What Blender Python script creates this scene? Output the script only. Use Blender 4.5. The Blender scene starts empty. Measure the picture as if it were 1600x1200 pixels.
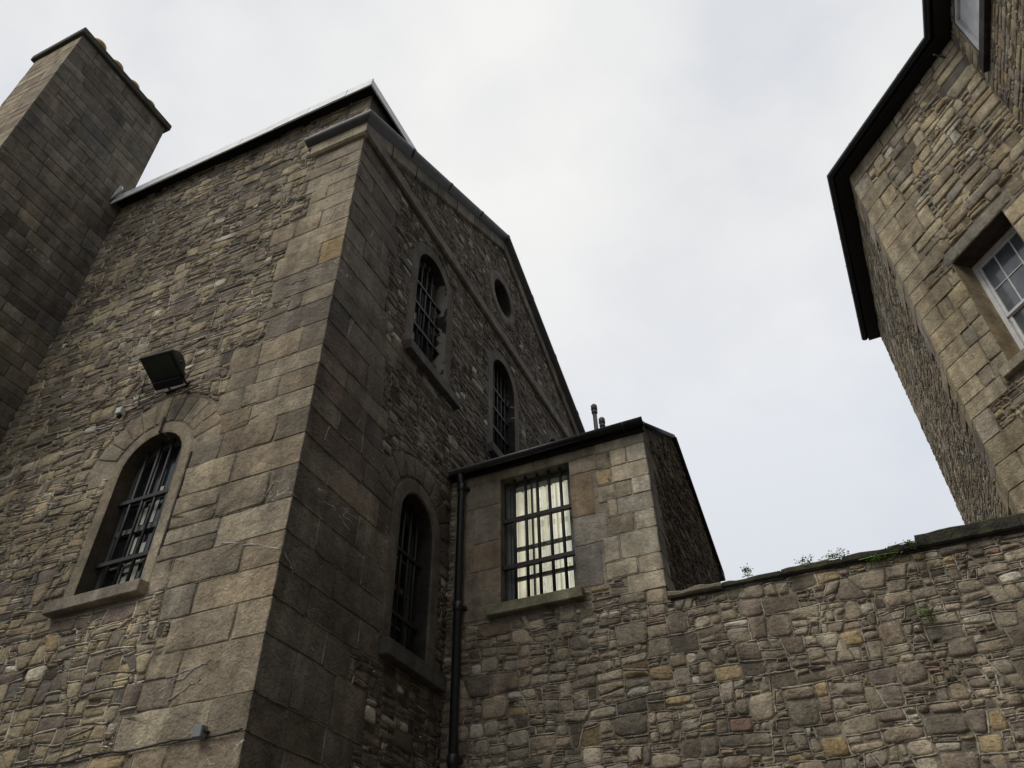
import bpy, math, random
from mathutils import Vector, Matrix
from mathutils.geometry import tessellate_polygon
RND = random.Random(11)
C = bpy.context.scene.collection
PI = math.pi

# ------------------------------------------------------------------ materials
def new_mat(name):
    m = bpy.data.materials.new(name); m.use_nodes = True
    nt = m.node_tree; nt.nodes.clear()
    out = nt.nodes.new('ShaderNodeOutputMaterial'); b = nt.nodes.new('ShaderNodeBsdfPrincipled')
    nt.links.new(b.outputs[0], out.inputs[0])
    return m, nt, b
def N(nt, t, **k):
    n = nt.nodes.new(t)
    for a, v in k.items(): setattr(n, a, v)
    return n
def noise(nt, vec, scale, detail=6, rough=.6):
    n = N(nt, 'ShaderNodeTexNoise'); n.inputs['Scale'].default_value = scale
    n.inputs['Detail'].default_value = detail; n.inputs['Roughness'].default_value = rough
    nt.links.new(vec, n.inputs['Vector']); return n.outputs['Fac']
def ramp(nt, fac, pts):
    r = N(nt, 'ShaderNodeValToRGB'); e = r.color_ramp.elements
    while len(e) < len(pts): e.new(.5)
    for i, (p, c) in enumerate(pts):
        e[i].position = p; e[i].color = (c, c, c, 1) if not isinstance(c, tuple) else (*c, 1)
    nt.links.new(fac, r.inputs[0]); return r.outputs[0]
def mixc(nt, kind, fac, a, b):
    m = N(nt, 'ShaderNodeMix', data_type='RGBA', blend_type=kind)
    if isinstance(fac, float): m.inputs[0].default_value = fac
    else: nt.links.new(fac, m.inputs[0])
    for s, x in ((6, a), (7, b)):
        if isinstance(x, tuple): m.inputs[s].default_value = (*x, 1)
        else: nt.links.new(x, m.inputs[s])
    return m.outputs[2]
def math_(nt, op, a, b=None):
    m = N(nt, 'ShaderNodeMath', operation=op)
    for i, x in enumerate((a, b)):
        if x is None: continue
        if isinstance(x, (int, float)): m.inputs[i].default_value = x
        else: nt.links.new(x, m.inputs[i])
    return m.outputs[0]
def bump(nt, h, strength, dist, prev=None):
    b = N(nt, 'ShaderNodeBump'); b.inputs['Strength'].default_value = strength
    b.inputs['Distance'].default_value = dist; nt.links.new(h, b.inputs['Height'])
    if prev is not None: nt.links.new(prev, b.inputs['Normal'])
    return b.outputs[0]
def coords(nt):
    g = N(nt, 'ShaderNodeNewGeometry'); return g.outputs['Position']
def mapped(nt, vec, sc):
    m = N(nt, 'ShaderNodeMapping'); m.inputs['Scale'].default_value = sc
    nt.links.new(vec, m.inputs['Vector']); return m.outputs[0]

def masonry(name, bumpk=1.0, veins=True, flake=False, moss=0.0):
    m, nt, b = new_mat(name)
    P = coords(nt)
    at = N(nt, 'ShaderNodeAttribute', attribute_name='Col')
    col = at.outputs['Color']
    col = mixc(nt, 'MULTIPLY', 1.0, col, ramp(nt, noise(nt, P, .55, 4), [(.3, .74), (.7, 1.16)]))
    col = mixc(nt, 'MULTIPLY', 1.0, col, ramp(nt, noise(nt, P, 7, 6, .7), [(.3, .70), (.7, 1.25)]))
    col = mixc(nt, 'MULTIPLY', 1.0, col, ramp(nt, noise(nt, P, 55, 5, .75), [(.32, .70), (.68, 1.22)]))
    col = mixc(nt, 'MULTIPLY', 1.0, col, ramp(nt, noise(nt, P, 2.7, 5, .65), [(.36, .74), (.62, 1.14)]))
    # soot running down in streaks, warm lichen and iron blotches
    st = ramp(nt, noise(nt, mapped(nt, P, (2.6, 2.6, .22)), 1.6, 5), [(.42, .55), (.62, 1.0)])
    col = mixc(nt, 'MULTIPLY', .62, col, st)
    wm = ramp(nt, noise(nt, P, 1.7, 5, .7), [(.58, 0.0), (.78, .4)])
    col = mixc(nt, 'MULTIPLY', wm, col, (1.25, 1.02, .66))
    if veins:
        n1 = noise(nt, mapped(nt, P, (1, 1, 2.2)), 1.35, 3, .5)
        d = math_(nt, 'ABSOLUTE', math_(nt, 'SUBTRACT', n1, .5))
        v = math_(nt, 'LESS_THAN', d, .0028)
        msk = math_(nt, 'GREATER_THAN', noise(nt, P, 1.1, 2), .56)
        v = math_(nt, 'MULTIPLY', v, msk)
        v = math_(nt, 'MULTIPLY', v, math_(nt, 'GREATER_THAN', at.outputs['Alpha'], .5))
        col = mixc(nt, 'MIX', math_(nt, 'MULTIPLY', v, .65), col, (.50, .48, .44))
        sp = ramp(nt, noise(nt, P, 4.2, 8, .8), [(.71, 0.0), (.74, .55)])
        col = mixc(nt, 'MIX', sp, col, (.42, .41, .38))
    if flake:
        fk = ramp(nt, noise(nt, P, 3.4, 6, .6), [(.50, 0.0), (.53, .8)])
        col = mixc(nt, 'MIX', fk, col, (.34, .32, .27))
    if moss:
        g = ramp(nt, noise(nt, P, 5, 7, .7), [(.45, 0.0), (.62, moss)])
        col = mixc(nt, 'MIX', g, col, (.075, .085, .028))
    nt.links.new(col, b.inputs['Base Color'])
    b.inputs['Roughness'].default_value = .88
    b.inputs['Specular IOR Level'].default_value = .25
    n = bump(nt, noise(nt, P, 9, 8, .65), .7*bumpk, .035)
    vo = N(nt, 'ShaderNodeTexVoronoi'); vo.inputs['Scale'].default_value = 13
    wv = N(nt, 'ShaderNodeVectorMath', operation='ADD'); nn_ = N(nt, 'ShaderNodeTexNoise'); nn_.inputs['Scale'].default_value = 5
    nt.links.new(P, nn_.inputs['Vector']); sc3 = N(nt, 'ShaderNodeVectorMath', operation='SCALE'); sc3.inputs['Scale'].default_value = .35
    nt.links.new(nn_.outputs['Color'], sc3.inputs[0]); nt.links.new(P, wv.inputs[0]); nt.links.new(sc3.outputs[0], wv.inputs[1])
    nt.links.new(mapped(nt, wv.outputs[0], (1, 1, 1.7)), vo.inputs['Vector'])
    if bumpk > .9: n = bump(nt, vo.outputs['Distance'], .4, .018, n)
    pit = ramp(nt, noise(nt, mapped(nt, P, (1, 1, 1.6)), 24, 4, .6), [(.34, 0.0), (.44, 1.0)])
    n = bump(nt, pit, .6*bumpk, .012, n)
    n = bump(nt, noise(nt, P, 48, 8, .75), .7*bumpk, .009, n)
    nt.links.new(n, b.inputs['Normal'])
    return m

def simple(name, c, rough=.5, metal=0, spec=.5, var=.25, sc=6, bmp=.0, bsc=30, emis=None, coat=0):
    m, nt, b = new_mat(name); P = coords(nt)
    col = mixc(nt, 'MULTIPLY', 1.0, c, ramp(nt, noise(nt, P, sc, 6, .65), [(.3, 1-var), (.7, 1+var)]))
    nt.links.new(col, b.inputs['Base Color'])
    b.inputs['Roughness'].default_value = rough; b.inputs['Metallic'].default_value = metal
    b.inputs['Specular IOR Level'].default_value = spec
    if coat: b.inputs['Coat Weight'].default_value = coat
    if bmp: nt.links.new(bump(nt, noise(nt, P, bsc, 5), bmp, .01), b.inputs['Normal'])
    if emis:
        nt.links.new(col, b.inputs['Emission Color']); b.inputs['Emission Strength'].default_value = emis
    return m
M = dict(
    stone=masonry('rubble_stone'), dressed=masonry('dressed_stone', .9), reveal=masonry('limewashed_reveal', .5, True, True),
    sill=masonry('sill_stone', .55, False), mossy=masonry('mossy_stone', 1.0, False, False, .45), sillmoss=masonry('mossy_sill', .6, False, False, .55),
    lead=simple('lead_sheet', (.062, .062, .062), .55, .0, .5, .35, 5, .3, 12),
    leadlight=simple('weathered_lead', (.62, .64, .64), .5, 0, .5, .2, 4, .2, 9),
    black=simple('black_iron', (.018, .018, .020), .36, 0, .5, .3, 8, .15, 40),
    blackmat=simple('black_timber', (.010, .009, .009), .7, 0, .3, .3, 8),
    bar=simple('window_bar_iron', (.014, .012, .011), .6, 0, .4, .4, 20, .3, 60),
    glass=simple('dark_window_glass', (.010, .012, .013), .12, 0, .55, .4, 3),
    glass2=simple('courtyard_window_glass', (.11, .12, .125), .10, 0, .6, .5, 2),
    lamp=simple('floodlight_glass', (.03, .034, .028), .25, 0, .35, .3, 4),
    clay=simple('clay_pot', (.42, .27, .11), .8, 0, .2, .3, 14, .3, 40),
    slate=simple('roof_slate', (.075, .075, .08), .6, 0, .4, .35, 9, .5, 14),
    white=simple('white_paint', (.60, .60, .58), .5, 0, .4, .12, 8),
    grime=simple('grey_green_paint', (.075, .085, .078), .55, 0, .4, .3, 9),
    blind=simple('pale_blind', (.36, .37, .31), .8, 0, .2, .2, 5),
    curtain=simple('cream_curtain', (.64, .62, .51), .85, 0, .1, .22, 2.0, 0, 30, .62),
    box=simple('pale_plastic', (.50, .50, .46), .5, 0, .4, .1, 20),
    plaster=simple('pale_plaster', (.56, .56, .54), .6, 0, .4, .22, 2.5),
    leaf=simple('weed_leaf', (.15, .25, .07), .6, 0, .3, .4, 30),
    dark=simple('unlit_interior', (.008, .008, .008), .9),
    ground=simple('courtyard_gravel', (.11, .10, .09), .9, 0, .2, .35, 3, .8, 30),
)

GL, nt_, b_ = new_mat('clear_old_glass')
b_.inputs['Base Color'].default_value = (.8, .82, .8, 1); b_.inputs['Roughness'].default_value = .06
tr_ = nt_.nodes.new('ShaderNodeBsdfTransparent'); mx_ = nt_.nodes.new('ShaderNodeMixShader'); gl_ = nt_.nodes.new('ShaderNodeBsdfGlossy'); gl_.inputs['Roughness'].default_value = .04
tr_.inputs['Color'].default_value = (.86, .87, .86, 1)
P_ = coords(nt_); nt_.links.new(bump(nt_, noise(nt_, P_, 3.2, 2), .5, .03), gl_.inputs['Normal'])
nt_.links.new(ramp(nt_, noise(nt_, P_, 2.3, 5), [(.35, .10), (.7, .34)]), mx_.inputs[0])
nt_.links.new(tr_.outputs[0], mx_.inputs[1]); nt_.links.new(gl_.outputs[0], mx_.inputs[2])
nt_.links.new(mx_.outputs[0], [n for n in nt_.nodes if n.type == 'OUTPUT_MATERIAL'][0].inputs[0])

# ------------------------------------------------------------------ mesh builder
class MB:
    def __init__(s): s.v = []; s.f = []; s.c = []; s.flat = []
    def add(s, vs, fs, col=(.2, .2, .2, 0), flat=False):
        o = len(s.v); s.v += vs
        if isinstance(col, tuple): s.c += [col]*len(vs)
        else: s.c += col
        for f in fs: s.f.append(tuple(i+o for i in f)); s.flat.append(flat)
    def build(s, name, mat, parent=None, loc=None):
        me = bpy.data.meshes.new(name)
        base = Vector((0, 0, 0))
        if loc is not None: base = Vector(loc)
        elif parent is not None:
            p = parent
            while p is not None: base += Vector(p.location); p = p.parent
        vs = [(x-base.x, y-base.y, z-base.z) for x, y, z in s.v]
        me.from_pydata(vs, [], s.f); me.update()
        at = me.color_attributes.new('Col', 'FLOAT_COLOR', 'POINT')
        flatc = [k for c in s.c for k in (c if len(c) == 4 else (*c, 0))]
        at.data.foreach_set('color', flatc)
        me.polygons.foreach_set('use_smooth', [not q for q in s.flat])
        me.materials.append(mat)
        o = bpy.data.objects.new(name, me); C.objects.link(o)
        if parent is not None: o.parent = parent
        if loc is not None: o.location = loc
        return o
    def box(s, a, b, col=(.2, .2, .2, 0), bev=0.0):
        (x0, y0, z0), (x1, y1, z1) = a, b
        if x0 > x1: x0, x1 = x1, x0
        if y0 > y1: y0, y1 = y1, y0
        if z0 > z1: z0, z1 = z1, z0
        s.hexa([(x0, y0, z0), (x1, y0, z0), (x1, y1, z0), (x0, y1, z0), (x0, y0, z1), (x1, y0, z1), (x1, y1, z1), (x0, y1, z1)], col, bev)
    def hexa(s, p, col=(.2, .2, .2, 0), bev=0.0):
        fs = [(0, 3, 2, 1), (4, 5, 6, 7), (0, 1, 5, 4), (1, 2, 6, 5), (2, 3, 7, 6), (3, 0, 4, 7)]
        if not bev: s.add(list(p), fs, col, True); return
        P = [Vector(q) for q in p]; vs = []; idx = {}
        for fi, f in enumerate(fs):
            for k in range(4):
                a = P[f[k]]; e1 = P[f[(k+1) % 4]]-a; e2 = P[f[(k-1) % 4]]-a
                q = a+e1.normalized()*min(bev, e1.length*.45)+e2.normalized()*min(bev, e2.length*.45)
                idx[(fi, f[k])] = len(vs); vs.append(tuple(q))
        out = [tuple(idx[(fi, i)] for i in f) for fi, f in enumerate(fs)]
        edges = {}
        for fi, f in enumerate(fs):
            for k in range(4):
                a, b = f[k], f[(k+1) % 4]; edges.setdefault(tuple(sorted((a, b))), []).append((fi, a, b))
        for (a, b), l in edges.items():
            (f1, p1, q1), (f2, p2, q2) = l
            out.append((idx[(f1, q1)], idx[(f1, p1)], idx[(f2, p1)], idx[(f2, q1)]))
        for v in range(8):
            tri = [fi for fi, f in enumerate(fs) if v in f]
            t = [idx[(fi, v)] for fi in tri]
            n = (Vector(vs[t[1]])-Vector(vs[t[0]])).cross(Vector(vs[t[2]])-Vector(vs[t[0]]))
            cen = sum(P, Vector())/8
            if n.dot(P[v]-cen) < 0: t.reverse()
            out.append(tuple(t))
        s.add(vs, out, col, True)
    def tube(s, pts, r, n=8, col=(.02, .02, .02, 0), cap=True):
        pts = [Vector(p) for p in pts]; vs = []; fs = []
        for i, p in enumerate(pts):
            if i == 0: t = pts[1]-p
            elif i == len(pts)-1: t = p-pts[i-1]
            else: t = (pts[i+1]-p).normalized()+(p-pts[i-1]).normalized()
            t.normalize(); up = Vector((0, 0, 1)) if abs(t.z) < .9 else Vector((1, 0, 0))
            a = t.cross(up).normalized(); b = a.cross(t)
            rr = r[i] if isinstance(r, (list, tuple)) else r
            for k in range(n):
                g = 2*PI*k/n; vs.append(tuple(p+a*math.cos(g)*rr+b*math.sin(g)*rr))
        for i in range(len(pts)-1):
            for k in range(n):
                fs.append((i*n+k, (i+1)*n+k, (i+1)*n+(k+1) % n, i*n+(k+1) % n))
        if cap: fs.append(tuple(range(n))); fs.append(tuple(reversed(range((len(pts)-1)*n, len(pts)*n))))
        s.add(vs, fs, col)

class Plane:                      # u runs to the right seen from outside, v is height, w is outwards
    def __init__(s, o, d):
        L = math.hypot(*d); s.o = o; s.d = (d[0]/L, d[1]/L); s.n = (s.d[1], -s.d[0])
    def p(s, u, v, w=0):
        return (s.o[0]+s.d[0]*u+s.n[0]*w, s.o[1]+s.d[1]*u+s.n[1]*w, v)

# ------------------------------------------------------------------ polygon helpers
def area(P):
    return .5*sum(P[i][0]*P[(i+1) % len(P)][1]-P[(i+1) % len(P)][0]*P[i][1] for i in range(len(P)))
def clip(P, a, b, c):             # keep a*u+b*v >= c
    out = []
    for i in range(len(P)):
        p, q = P[i], P[(i+1) % len(P)]
        dp = a*p[0]+b*p[1]-c; dq = a*q[0]+b*q[1]-c
        if dp >= 0: out.append(p)
        if (dp >= 0) != (dq >= 0):
            t = dp/(dp-dq); out.append((p[0]+(q[0]-p[0])*t, p[1]+(q[1]-p[1])*t))
    return out
def bbox(P):
    us = [p[0] for p in P]; vs = [p[1] for p in P]; return min(us), max(us), min(vs), max(vs)
def avoid(P, forb):
    for f in forb:
        if len(P) < 3: return None
        u0, u1, v0, v1 = bbox(P)
        if f[0] == 'r':
            _, a, b, c, d = f
            if u1 <= a or u0 >= b or v1 <= c or v0 >= d: continue
            A0 = abs(area(P)); best = None
            for h in ((-1, 0, -a), (1, 0, b), (0, -1, -c), (0, 1, d)):
                Q = clip(P, *h)
                if len(Q) >= 3 and (best is None or abs(area(Q)) > abs(area(best))): best = Q
            if best is None or abs(area(best)) < .30*A0: return None
            P = best
        else:                     # upper half disc
            _, cx, cy, R = f
            if u1 < cx-R or u0 > cx+R or v1 < cy or v0 > cy+R: continue
            mu, mv = (u0+u1)/2, (v0+v1)/2
            dx, dy = mu-cx, mv-cy; L = math.hypot(dx, dy) or 1
            if dy < 0: dy = 0; L = abs(dx) or 1
            A0 = abs(area(P)); P = clip(P, dx/L, dy/L, (dx*cx+dy*cy)/L+R)
            if len(P) < 3 or abs(area(P)) < .30*A0: return None
    u0, u1, v0, v1 = bbox(P)
    if u1-u0 < .035 or v1-v0 < .022: return None
    return P
def chaikin(P, t):
    out = []
    for i in range(len(P)):
        p, q = P[i], P[(i+1) % len(P)]
        out.append((p[0]+(q[0]-p[0])*t, p[1]+(q[1]-p[1])*t)); out.append((p[0]+(q[0]-p[0])*(1-t), p[1]+(q[1]-p[1])*(1-t)))
    return out
def inset(P, g):
    u0, u1, v0, v1 = bbox(P); cu, cv = (u0+u1)/2, (v0+v1)/2
    su = max(.3, 1-2*g/max(u1-u0, 1e-4)); sv = max(.3, 1-2*g/max(v1-v0, 1e-4))
    return [(cu+(p[0]-cu)*su, cv+(p[1]-cv)*sv) for p in P]
def merge_close(P, d):
    out = []
    for p in P:
        if not out or math.hypot(p[0]-out[-1][0], p[1]-out[-1][1]) > d: out.append(p)
    while len(out) > 3 and math.hypot(out[0][0]-out[-1][0], out[0][1]-out[-1][1]) < d: out.pop()
    return out

def stone(mb, pl, P, col, h, gap=.008, rnd=.22, passes=2, cham=.012, rough=1.0):
    P = merge_close(P, .02)
    if len(P) < 3: return
    if area(P) < 0: P = P[::-1]
    P = inset(P, gap)
    u0, u1, v0, v1 = bbox(P); s = min(u1-u0, v1-v0)
    if passes == 2: O = chaikin(chaikin(P, rnd), .25)
    elif passes == 1: O = chaikin(P, rnd)
    else: O = P
    if passes == 0 or (rnd < .12 and passes == 1):      # long dressed edges: extra points
        Q = []
        for i in range(len(O)):
            p, q = O[i], O[(i+1) % len(O)]; L = math.hypot(q[0]-p[0], q[1]-p[1]); k = max(1, int(L/.12))
            for j in range(k): Q.append((p[0]+(q[0]-p[0])*j/k, p[1]+(q[1]-p[1])*j/k))
        O = Q
    jj = min(.006, s*.06)*rough
    O = [(p[0]+RND.uniform(-jj, jj), p[1]+RND.uniform(-jj, jj)) for p in O]
    n = len(O); cu = sum(p[0] for p in O)/n; cv = sum(p[1] for p in O)/n
    cham = min(cham, s*.22)
    R1 = inset(O, cham); R2 = inset(O, min(cham*3.2, s*.34))
    tu = RND.uniform(-.5, .5)*h/max(u1-u0, .05)*rough; tv = RND.uniform(-.5, .5)*h/max(v1-v0, .05)*rough
    vs = [pl.p(p[0], p[1], -.012) for p in O]
    vs += [pl.p(p[0], p[1], max(.002, h*RND.uniform(.62, .85)+tu*(p[0]-cu)+tv*(p[1]-cv))) for p in R1]
    vs += [pl.p(p[0], p[1], max(.003, h*(1+RND.uniform(-.28, .28)*rough)+tu*(p[0]-cu)+tv*(p[1]-cv))) for p in R2]
    vs.append(pl.p(cu, cv, h*(1+RND.uniform(-.2, .3)*rough)))
    fs = []
    for i in range(n):
        j = (i+1) % n
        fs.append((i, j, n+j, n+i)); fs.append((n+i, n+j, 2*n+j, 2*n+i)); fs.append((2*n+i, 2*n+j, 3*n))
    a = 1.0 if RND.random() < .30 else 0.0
    cs = [(col[0]*.72, col[1]*.72, col[2]*.72, a)]*n+[(col[0], col[1], col[2], a)]*(2*n+1)  # outer ring darkened: crevice shade painted into the vertex colour
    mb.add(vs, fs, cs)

def ribbon(mb, pl, p, q, wd, ht, col, nseg=4):
    L = math.hypot(q[0]-p[0], q[1]-p[1])
    if L < .03: return
    nx, ny = -(q[1]-p[1])/L, (q[0]-p[0])/L; vs = []
    nseg = max(2, min(6, int(L/.06)))
    for i in range(nseg+1):
        t = i/nseg; o = RND.uniform(-.006, .006); w = wd*RND.uniform(.6, 1.25)*(.5 if i in (0, nseg) else 1)
        u = p[0]+(q[0]-p[0])*t+nx*o; v = p[1]+(q[1]-p[1])*t+ny*o
        hh = ht*RND.uniform(.7, 1.15)
        vs += [pl.p(u-nx*w, v-ny*w, -.004), pl.p(u-nx*w*.55, v-ny*w*.55, hh), pl.p(u+nx*w*.55, v+ny*w*.55, hh), pl.p(u+nx*w, v+ny*w, -.004)]
    fs = []
    for i in range(nseg):
        for k in range(3): fs.append((4*i+k, 4*i+4+k, 4*i+5+k, 4*i+1+k))
    mb.add(vs, fs, (*col, 0))

def pick(pal, k=1.0, jit=.16):
    k *= 1.70 if pal[0][1] > .18 else 1.62
    r = RND.random()*sum(p[0] for p in pal)
    for p in pal:
        r -= p[0]
        if r <= 0: break
    g = k*(1+RND.uniform(-jit, jit)); h = RND.uniform(-.04, .04)
    return (min(.75, p[1]*g*(1+h)*1.03), min(.74, p[2]*g*.985), min(.7, p[3]*g*(1-h)*.89))
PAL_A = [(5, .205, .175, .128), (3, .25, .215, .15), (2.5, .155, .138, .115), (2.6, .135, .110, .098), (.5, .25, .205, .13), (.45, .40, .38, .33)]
PAL_B = [(4, .115, .103, .090), (3, .085, .078, .072), (2.5, .105, .086, .074), (1.2, .15, .14, .13), (.7, .24, .232, .22), (.25, .36, .35, .33)]  # rubble for faces turned from the light, their shade mixed into the colour
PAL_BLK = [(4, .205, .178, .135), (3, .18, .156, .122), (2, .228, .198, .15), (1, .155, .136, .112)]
PAL_BB = [(4, .105, .095, .084), (3, .088, .081, .075), (1, .125, .112, .098), (.8, .095, .075, .066)]  # dressed blocks on the shaded gable face, shade put into their colour
PAL_W = [(5, .205, .178, .140), (3, .170, .148, .120), (2.5, .25, .222, .18), (.7, .25, .20, .12), (1.6, .135, .115, .095), (.12, .18, .125, .095), (.4, .34, .32, .28)]
PAL_R = [(4, .27, .235, .175), (3, .235, .20, .15), (2, .30, .25, .165), (1.5, .20, .18, .15), (.5, .30, .235, .145), (.7, .36, .34, .29)]
PAL_CH = [(4, .108, .096, .080), (3, .082, .076, .070), (2, .118, .108, .096), (.5, .096, .097, .098)]  # chimney side: darker than its front, the shade carried by the colour
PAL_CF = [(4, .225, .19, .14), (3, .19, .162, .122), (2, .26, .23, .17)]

def waves():
    ph = [(RND.uniform(.3, .9), RND.uniform(0, 9), .5), (RND.uniform(1.5, 3), RND.uniform(0, 9), .3), (RND.uniform(4, 7), RND.uniform(0, 9), .2)]
    return lambda u: sum(a*math.sin(f*u+o) for f, o, a in ph)

def split(P, out, hmin, hbig, wmax, ratio, tilt, depth=0):
    u0, u1, v0, v1 = bbox(P); w, h = u1-u0, v1-v0
    if depth > 9 or (w < .09 and h < .07): out.append(P); return
    hs = min(1, max(0, (h-hmin)/(hbig-hmin)))
    big = h > hbig or w > wmax or w > h*ratio or h > w*1.5
    if not big and RND.random() < .28+.72*(1-hs)**1.3: out.append(P); return
    if w > h*ratio or w > wmax: hz = False
    elif h > w*1.2: hz = True
    else: hz = RND.random() < (.72 if h > hmin*1.7 else .1)
    if hz:
        if h < hmin*1.5: out.append(P); return
        t = RND.uniform(.25, .75); a = RND.gauss(0, tilt*.45); cv = v0+h*t; cu = (u0+u1)/2
        n = (-math.sin(a), math.cos(a))
    else:
        if w < .12: out.append(P); return
        t = RND.uniform(.28, .72); a = RND.gauss(0, tilt*1.25); cu = u0+w*t; cv = (v0+v1)/2
        n = (math.cos(a), math.sin(a))
    c = n[0]*cu+n[1]*cv
    for Q in (clip(P, n[0], n[1], c), clip(P, -n[0], -n[1], -c)):
        if len(Q) >= 3 and abs(area(Q)) > 2e-4: split(Q, out, hmin, hbig, wmax, ratio, tilt, depth+1)

def rubble(mb, pl, u0, u1, v0, v1, pal, forb=(), halves=(), course=(.18, .36), hmin=.06, hbig=.26, wmax=.55, ratio=4.2,
           relief=(.010, .028), rnd=(.14, .26), rib=.5, ribcol=(.33, .31, .26), ribw=.009, tilt=.16, k=1.0, gap=.008, amp=.03, ribh=.012, soft=.2):
    vs = [v0]
    while vs[-1] < v1: vs.append(vs[-1]+RND.uniform(*course))
    vs[-1] = v1
    if len(vs) > 2 and vs[-1]-vs[-2] < .1: vs.pop(-2)
    cur = [waves() for _ in vs]
    cv = lambda i, u: vs[i]+(amp*cur[i](u) if 0 < i < len(vs)-1 else 0)
    for i in range(len(vs)-1):
        u = u0
        while u < u1:
            w = RND.uniform(.5, 1.7); un = min(u1, u+w)
            if u1-un < .2: un = u1
            P = []
            m = max(1, int((un-u)/.3))
            for j in range(m+1): uu = u+(un-u)*j/m; P.append((uu, cv(i, uu)))
            for j in range(m, -1, -1): uu = u+(un-u)*j/m; P.append((uu, cv(i+1, uu)))
            leaves = []
            split(P, leaves, hmin, hbig, wmax*RND.uniform(.6, 1.0), ratio*RND.uniform(.7, 1), tilt)
            for Q in leaves:
                for hf in halves:
                    Q = clip(Q, *hf)
                    if len(Q) < 3: break
                if len(Q) < 3 or abs(area(Q)) < 8e-4: continue
                Q = avoid(Q, forb)
                if Q is None: continue
                col = pick(pal, k)
                h = RND.uniform(*relief)
                if RND.random() < .12: h *= .15; col = tuple(c*.5 for c in col)
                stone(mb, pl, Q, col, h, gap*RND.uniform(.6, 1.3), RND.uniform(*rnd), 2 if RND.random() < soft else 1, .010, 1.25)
                if rib:
                    if area(Q) < 0: Q = Q[::-1]
                    for e in range(len(Q)):
                        p, q = Q[e], Q[(e+1) % len(Q)]
                        ny = -(q[0]-p[0]); nx = q[1]-p[1]
                        if ny*1.0-nx*.45 > 0 and RND.random() < rib*(1 if abs(ny) > abs(nx) else .55):
                            g = RND.uniform(.55, 1.15)
                            ribbon(mb, pl, p, q, ribw*RND.uniform(.7, 1.3), ribh*RND.uniform(.6, 1.3), tuple(c*g for c in ribcol))
            u = un

def block(mb, pl, u0, u1, v0, v1, col, h=.014, rough=.5, gap=.0028):
    h *= .75
    j = lambda: RND.uniform(-.005, .005)
    P = [(u0+j(), v0+j()), (u1+j(), v0+j()), (u1+j(), v1+j()), (u0+j(), v1+j())]
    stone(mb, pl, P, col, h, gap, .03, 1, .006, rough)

def backing(mb, pl, region, holes, col, w=0.0):
    loops = [[Vector((u, v, 0)) for u, v in region]]+[[Vector((u, v, 0)) for u, v in h] for h in holes]
    tri = tessellate_polygon(loops)
    flat = [p for l in loops for p in l]
    vs = [pl.p(p.x, p.y, w) for p in flat]; fs = []
    for t in tri:
        a, b, c = (flat[i] for i in t)
        s = (b.x-a.x)*(c.y-a.y)-(c.x-a.x)*(b.y-a.y)
        fs.append(t if s > 0 else (t[0], t[2], t[1]))
    mb.add(vs, fs, (*col, 0), True)

def corner_block(mb, p1, U1, p2, U2, la, lb, z0, z1, c1, c2, h=.007):
    """one quoin stone wrapping the corner where plane p1 ends (u=U1) and p2 begins (u=U2)"""
    n1, n2 = p1.n, p2.n; dt = n1[0]*n2[0]+n1[1]*n2[1]
    q = p1.p(U1, 0, 0)
    off = ((n1[0]+n2[0])*h/(1+dt), (n1[1]+n2[1])*h/(1+dt))
    cx, cy = q[0]+off[0], q[1]+off[1]; ch = .007
    zs = [z0+.003, z0+.009]
    k = max(2, int((z1-z0)/.09))
    for i in range(1, k): zs.append(z0+(z1-z0)*i/k)
    zs += [z1-.009, z1-.003]
    cols = []
    na = max(1, int(la/.18)); nb = max(1, int(lb/.18))
    rows = []
    for r, z in enumerate(zs):
        end = r in (0, len(zs)-1)
        row = []
        j = lambda a=.0035: RND.uniform(-a, a)
        hh = lambda: (-.008 if end else h+j(.004))
        row.append((*p1.p(U1-la+.005, z, -.01)[:2], z))
        for i in range(na):
            uu = U1-la+.014+(la-.014-ch*2)*i/na; row.append((*p1.p(uu, z, hh())[:2], z))
        if end:
            row.append((*p1.p(U1-ch, z, -.008)[:2], z)); row.append((q[0], q[1], z)); row.append((*p2.p(U2+ch, z, -.008)[:2], z))
        else:
            a = p1.p(U1-ch-abs(j(.006)), z, h+j(.002)); row.append((a[0], a[1], z))
            row.append((cx-off[0]*.25+j(.005), cy-off[1]*.25+j(.005), z))
            a = p2.p(U2+ch+abs(j(.006)), z, h+j(.002)); row.append((a[0], a[1], z))
        for i in range(nb-1, -1, -1):
            uu = U2+lb-.014-(lb-.014-ch*2)*i/nb; row.append((*p2.p(uu, z, hh())[:2], z))
        row.append((*p2.p(U2+lb-.005, z, -.01)[:2], z))
        rows.append(row)
    n = len(rows[0]); vs = [v for r in rows for v in r]; fs = []
    for r in range(len(rows)-1):
        for i in range(n-1): fs.append((r*n+i, r*n+i+1, (r+1)*n+i+1, (r+1)*n+i))
    a = 1.0 if RND.random() < .4 else 0.0
    cs = []
    for r in rows:
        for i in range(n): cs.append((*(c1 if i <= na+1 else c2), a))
    mb.add(vs, fs, cs, True)

def rows_between(z0, z1, fixed=(), lo=.27, hi=.46):
    zs = [z0]
    for f in list(fixed)+[z1]:
        if f <= zs[-1]+.05: continue
        gap = f-zs[-1]
        if f in fixed and gap < hi*1.3: zs.append(f); continue
        k = max(1, round(gap/((lo+hi)/2))); ws = [RND.uniform(lo, hi) for _ in range(k)]; t = sum(ws); a = zs[-1]
        for w in ws: a += w*gap/t; zs.append(a)
    return zs

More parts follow.
